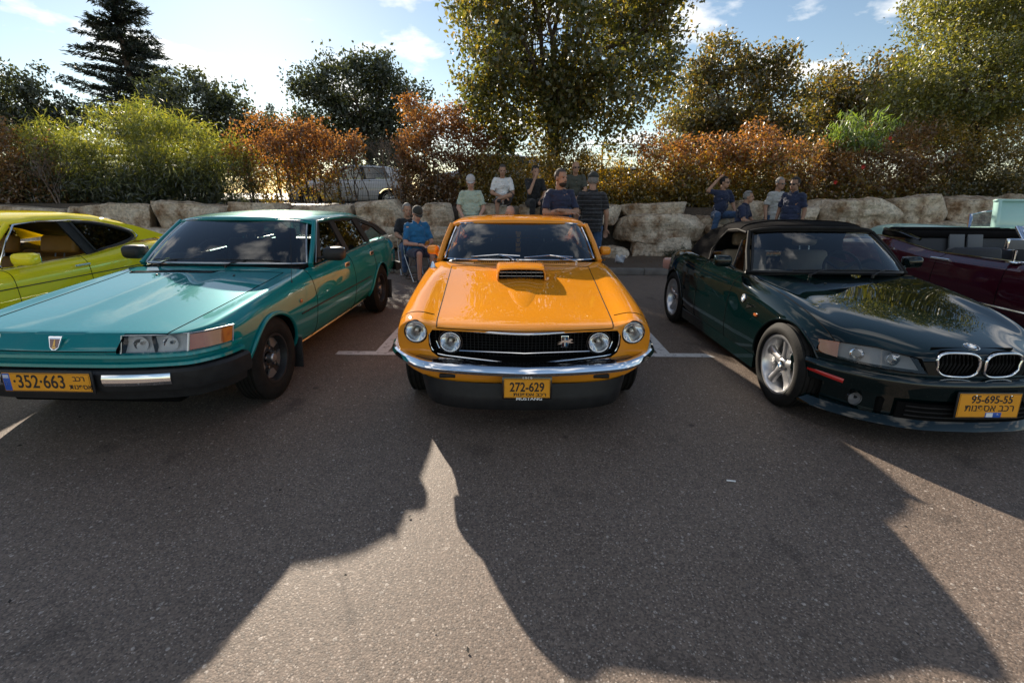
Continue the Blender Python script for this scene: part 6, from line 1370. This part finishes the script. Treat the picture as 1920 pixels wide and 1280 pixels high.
def limb_path(a, b, k=5, wob=.12):
    a, b = np.array(a, float), np.array(b, float); L_ = np.linalg.norm(b-a); p = []
    for t in np.linspace(0, 1, k): p.append(tuple(a+(b-a)*t+np.array([0, 0, .10*L_*math.sin(t*math.pi)])+rng.normal(size=3)*wob*L_*.25*(0 < t < 1)))
    return p
def tree(name, label, base, trunk_top, blobs, nleaf, lsize, mat, per=7, sig=.22, r0=.16, limbs=14, asp=.55, group=None, cat='tree', inner=.5, droop=.4, twigs=40):
    rt = empty(name, base); tag(rt, label, cat, group); b0 = np.array(base); C_ = clumps(blobs, per, inner)
    bm = bmesh.new(); tt = np.array(trunk_top)
    bm_tube(bm, [tuple(np.array(p)-b0) for p in crom([base, tuple((np.array(base)+tt)/2+np.array([.05, 0, 0])), tuple(tt)], 8)], list(np.linspace(r0*1.25, r0*.8, 8)), n=10)
    idx = rng.choice(len(C_), min(limbs, len(C_)), replace=False)
    for i in idx: bm_tube(bm, limb_path(tt-b0-np.array([0, 0, .15*rng.random()]), C_[i]-b0, 6), list(np.linspace(r0*.45, r0*.06, 6)), n=6)
    for i in rng.choice(len(C_), min(twigs, len(C_)), replace=False):
        j = rng.choice(idx); t = rng.uniform(.4, .9); s0 = tt+(C_[j]-tt)*t; bm_tube(bm, limb_path(s0-b0, C_[i]-b0, 4, .2), list(np.linspace(r0*.10, r0*.03, 4)), n=4)
    frombm('trunk', bm, 'bark', rt, True)
    leaf_mesh('crown', scatter(C_, nleaf, sig)-b0, lsize, asp, mat, rt, droop)
    return rt
def bush(name, label, x0, x1, y, z0, z1, dy, nleaf, lsize, mat, asp=.5, sig=.12, per=14, mats2=None, group=None, stems=26, droop=.2, up=None, fl=1.0, cat='bush'):
    rt = empty(name, ((x0+x1)/2, y, z0)); tag(rt, label, cat, group); b0 = np.array([(x0+x1)/2, y, z0]); w_ = x1-x0; h = z1-z0; blobs = []
    k = max(2, int(round(w_/(h*.62))))
    for i in range(k):
        cx = x0+w_*(i+.5)/k; hh = h*rng.uniform(.82, 1.04); blobs.append((cx+rng.normal()*.1, y+rng.normal()*.12, z0+hh*.50, w_/k*.80, dy, hh*.52))
    blobs += [(x0+w_*(i+.5)/(2*k), y, z0+h*.16, w_/k*.5, dy*.8, h*.22) for i in range(2*k)] if fl else []
    C_ = clumps(blobs, per*3.2, .25); C_ = C_[C_[:, 2] > z0-.05]; bm = bmesh.new()
    for i in rng.choice(len(C_), min(stems, len(C_)), replace=False):
        c = C_[i]; s0 = np.array([c[0]*.6+(c[0]+rng.normal()*.2)*.4, y+rng.normal()*.15, z0-.05]); bm_tube(bm, limb_path(s0-b0, c-b0, 5, .25), list(np.linspace(.018, .005, 5)), n=4)
    frombm('stems', bm, 'twig', rt, True)
    P = scatter(C_, int(nleaf*1.9), sig*1.15); P = P[P[:, 2] > z0-.1]; D = None
    if up is not None: D = np.tile(np.array(up, float), (len(P), 1))+rng.normal(size=(len(P), 3))*.35
    if mats2:
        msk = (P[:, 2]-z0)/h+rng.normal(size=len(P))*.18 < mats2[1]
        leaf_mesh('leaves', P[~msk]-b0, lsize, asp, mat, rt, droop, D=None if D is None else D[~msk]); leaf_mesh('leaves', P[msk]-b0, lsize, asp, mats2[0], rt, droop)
    else: leaf_mesh('leaves', P-b0, lsize, asp, mat, rt, droop, D=D)
    return rt
# ---- trees
tree('broadleaf_tree', 'tall broadleaf tree with drooping leaves standing behind the seated men', (1.02, 13.3, 1.2), (1.02, 13.3, 3.2),
     [(1.2, 13.3, 5.0, 2.6, 2.0, 1.7), (-.3, 13.3, 4.4, 1.5, 1.4, 1.3), (2.6, 13.3, 4.3, 1.6, 1.5, 1.3), (-.4, 13.4, 6.3, 1.3, 1.3, 1.2), (2.3, 13.4, 6.4, 1.7, 1.4, 1.3), (3.4, 13.3, 5.6, 1.1, 1.2, 1.2), (.9, 13.5, 7.2, 1.6, 1.5, 1.2), (.2, 13.0, 3.3, 1.5, .9, .7), (2.0, 13.0, 3.25, 1.3, .9, .7)], 46000, .115, 'green', 8, .24, .19, 16, .62, inner=.35)
tree('leafy_tree', 'large yellow-green tree rising over the hedge beyond the mint car', (13.2, 14.6, 1.2), (13.2, 14.6, 3.4),
     [(13.0, 14.5, 5.2, 2.6, 1.8, 1.9), (11.6, 14.3, 4.4, 1.5, 1.4, 1.4), (14.4, 14.6, 6.4, 2.2, 1.8, 1.8), (12.4, 14.6, 6.6, 1.6, 1.5, 1.3), (15.3, 14.6, 4.6, 2.0, 1.6, 1.8), (11.3, 14.2, 3.6, 1.1, 1.0, .8)], 80000, .095, 'bright', 10, .25, .2, 14, .5, inner=.4)
tree('dark_tree', 'dark rounded broadleaf tree against the bright sky behind the rust bush', (-6.9, 24, 1.1), (-6.9, 24, 3.2),
     [(-7.3, 24, 5.6, 2.4, 2, 2.0), (-5.4, 24, 5.0, 1.8, 1.8, 1.9), (-8.7, 24, 4.6, 1.3, 1.6, 1.7), (-6.6, 24, 3.6, 2.8, 2, 1.3), (-6.4, 24, 6.9, 1.2, 1.2, .9)], 26000, .17, 'dark', 8, .30, .2, 14, .55)
tree('dark_tree', 'dark spreading tree between the conifer and the pale sky', (-14.4, 24, 1.1), (-14.4, 24, 3.4),
     [(-14.9, 24, 5.5, 1.9, 1.6, 1.4), (-13.2, 24, 5.0, 1.4, 1.4, 1.3), (-16.4, 24, 5.0, 1.3, 1.3, 1.2), (-14, 24, 3.6, 3.0, 1.6, 1.3), (-11.8, 24, 4.0, 1.3, 1.3, 1.1), (-11, 25, 3.0, 1.6, 1.3, 1.2)], 24000, .17, 'dark', 8, .30, .18, 12)
tree('dark_tree', 'dark tree standing left of the conifer', (-21, 22, 1.1), (-21, 22, 3.2), [(-21.3, 22, 5.0, 1.9, 1.6, 1.6), (-19.8, 22, 4.6, 1.2, 1.3, 1.2), (-22.6, 22, 5.4, 1.5, 1.4, 1.3), (-20.6, 22, 3.3, 2.2, 1.5, 1.4)], 18000, .16, 'dark', 8, .24, .17, 12)
tree('olive_tree', 'olive-brown tree rising behind the rust hedge next to the tall broadleaf', (8.0, 19, 1.1), (8.0, 19, 3.0),
     [(7.9, 19, 4.9, 1.9, 1.6, 1.5), (6.6, 19, 4.2, 1.1, 1.3, 1.2), (9.3, 19, 4.9, 1.2, 1.3, 1.4), (8.0, 19, 3.4, 2.4, 1.5, 1.2), (7.5, 19, 6.0, 1.0, 1.0, .7)], 26000, .14, 'olive', 9, .26, .16, 14)
tree('olive_tree', 'brownish tree under the small white cloud beyond the brown hedge', (14, 21, 1.1), (14, 21, 3.2),
     [(13.6, 21, 5.4, 2.0, 1.7, 1.5), (15.6, 21, 5.4, 1.8, 1.6, 1.5), (12.1, 21, 4.4, 1.3, 1.4, 1.3), (14, 21, 3.8, 3.0, 1.7, 1.4), (17, 21, 4.6, 1.5, 1.5, 1.4)], 28000, .15, 'olive', 9, .28, .17, 14)
tree('distant_cypress', 'tiny dark pointed tree far away between the bushes', (-21.3, 45, 1), (-21.3, 45, 7), [(-21.3, 45, 8.0, .45, .45, .95)], 500, .22, 'dark', 30, .14, .10, 3)
# conifer: whorls of drooping boughs
def conifer():
    b0 = np.array([-22.0, 30, 1.0]); rt = empty('conifer', tuple(b0)); tag(rt, 'tall dark conifer with drooping boughs against bright clouds', 'tree'); bm = bmesh.new(); H_ = 13.2
    bm_tube(bm, [(0, 0, 0), (.1, 0, 5), (0, 0, H_)], [.25, .18, .03], n=8); P = []; D = []
    for k in range(210):
        h = 2.2+(H_-2.4)*(k/210)**.95; L_ = (3.1*(1-(h/H_)**1.6)+.30)*rng.uniform(.6, 1.15); a = rng.uniform(0, 6.28); dr = rng.uniform(-.05, .25); dirv = np.array([math.cos(a), math.sin(a), 0]); path = []
        for t in np.linspace(0, 1, 6): path.append(np.array([0, 0, h])+dirv*L_*t+np.array([0, 0, .25*t-dr*L_*t*t*1.2+.12*L_*t**3]))
        bm_tube(bm, [tuple(p) for p in path], list(np.linspace(.035, .008, 6)), n=4)
        for t in rng.uniform(.12, 1.02, int(80*L_)+20):
            i = min(int(t*5), 4); p = path[i]+(path[i+1]-path[i])*(t*5-i); off = rng.normal(size=3)*np.array([.13, .13, .06]); P.append(p+off); D.append(dirv*.8+np.array([0, 0, -.15])+off*2.5)
    frombm('trunk', bm, 'bark', rt, True); leaf_mesh('crown', np.array(P), .30, .20, 'needle', rt, .1, D=np.array(D))
conifer()
# ---- hedge on the wall
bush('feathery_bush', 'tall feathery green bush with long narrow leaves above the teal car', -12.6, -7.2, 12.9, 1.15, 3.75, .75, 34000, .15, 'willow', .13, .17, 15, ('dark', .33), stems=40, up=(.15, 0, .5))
bush('brown_bush', 'brown dry bush at the end of the hedge above the yellow coupe', -15.2, -11.4, 12.7, 1.1, 3.0, .6, 13000, .075, 'brown', .55, .13, 15, stems=30)
bush('rust_bush', 'rust brown bush in front of the silver hatchback', -7.0, -4.3, 13.0, 1.30, 3.45, .45, 7000, .075, 'rust', .55, .13, 13, ('yellow', .28), stems=34, fl=0)
bush('rust_bush', 'rust bush beside the broadleaf tree above the man in the white shirt', -2.75, -.75, 13.0, 1.2, 3.6, .5, 13000, .075, 'rust', .55, .12, 17, ('brown', .4), stems=26)
bush('yellowing_hedge', 'yellowing green hedge behind the men seated on the wall', -.9, 3.1, 12.85, 1.2, 2.75, .5, 19000, .065, 'yellow', .6, .12, 19, stems=26)
bush('rust_hedge', 'orange rust hedge behind the man with his hand on his head', 3.0, 7.0, 12.95, 1.22, 3.30, .6, 24000, .075, 'rust', .55, .12, 19, ('yellow', .5), stems=34)
bush('brown_hedge', 'dark brown hedge with red flowers above the green roadster', 6.9, 11.0, 12.95, 1.25, 3.15, .6, 22000, .075, 'brown', .55, .12, 18, ('yellow', .22), stems=34)
bush('yellow_hedge', 'olive and yellow hedge at the far end of the wall', 10.8, 15.2, 12.95, 1.3, 3.35, .6, 22000, .065, 'yellow', .55, .13, 17, ('olive', .5), stems=30)
ol = bush('oleander_shoots', 'bright green upright shoots growing out of the brown hedge', 7.9, 9.0, 12.6, 2.7, 3.75, .25, 750, .17, 'oleander', .17, .10, 9, stems=9, up=(0, 0, .9), cat='plant')
M['petal'] = pbr('red_petal', (.55, .02, .02), .5)
for x, z in ((9.05, 2.87), (7.95, 1.86), (8.55, 2.22)):
    bm = bmesh.new()
    for k in range(5):
        a = R(72*k); c = bm.verts.new((0, 0, 0)); p = [bm.verts.new((.05*r*math.cos(a+da), -.03-.03*r, .05*r*math.sin(a+da))) for r, da in ((.7, -.45), (1.05, -.15), (1.05, .2), (.7, .5))]; bm.faces.new([c]+p)
    o = frombm('hibiscus_flower', bm, 'petal', None, True); o.location = (x, 12.28, z); tag(o, {2.87: 'red hibiscus flower beside the bright green shoots', 1.86: 'red hibiscus flower low in the brown hedge above the wall', 2.22: 'red hibiscus flower half way up the brown hedge'}[z], 'flower', 'red flowers in the brown hedge')
def bare(name, label, base, h, seed):
    r_ = random.Random(seed); bm = bmesh.new()
    def grow(p, d, L_, rad, dep):
        q = p+d*L_; bm_tube(bm, [tuple(p), tuple(p+d*L_*.5+Vector((r_.gauss(0, .03), r_.gauss(0, .03), 0))*L_), tuple(q)], [rad, rad*.8, rad*.6], n=5)
        if dep:
            for _ in range(3 if dep > 1 else 2): grow(q-d*L_*r_.uniform(0, .4), (d+Vector((r_.gauss(0, .45), r_.gauss(0, .3), r_.gauss(.1, .3)))).normalized(), L_*r_.uniform(.6, .85), rad*.55, dep-1)
    for k in range(3): grow(Vector((r_.gauss(0, .08), 0, 0)), Vector((r_.gauss(0, .3), r_.gauss(0, .15), 1)).normalized(), h*.38, .02, 4)
    o = frombm(name, bm, pbr('grey_twig', (.16, .12, .095), .9), None, True); o.location = base; tag(o, label, 'bush')
bare('bare_shrub', 'leafless grey-brown shrub beside the silver hatchback', (-2.95, 12.75, 1.2), 2.0, 5); bare('bare_shrub', 'leafless twiggy shrub below the feathery green bush', (-11.4, 12.3, 1.15), 1.5, 9)
bush('dark_weed', 'low dark green weed growing at the foot of the boulders', 3.55, 4.25, 10.75, .2, .42, .2, 900, .06, 'dark', .4, .07, 30, stems=8, cat='plant')
# ---- welded mesh fence along the terrace
M['fence'] = pbr('fence_green', (.012, .03, .025), .5, .3)
fe = empty('mesh_fence', (0, 14.15, 1.2)); tag(fe, 'dark green welded wire fence running behind the hedge', 'fence')
for k in range(-6, 7): box('fence_post', (k*2.5, 0, .85), (.05, .05, 1.75), 'fence', fe, .004)
for k in range(-6, 6):
    bm = bmesh.new()
    for z in np.linspace(.06, 1.66, 9): bm_tube(bm, [(k*2.5, 0, z), (k*2.5+2.5, 0, z)], .0045 if .1 < z < 1.6 else .009, n=4)
    for x in np.linspace(.05, 2.45, 49): bm_tube(bm, [(k*2.5+x, .006, .03), (k*2.5+x, .006, 1.69)], .0028, n=3)
    o = frombm('wire_panel', bm, 'fence', fe, False); o['kind'] = 'stuff'
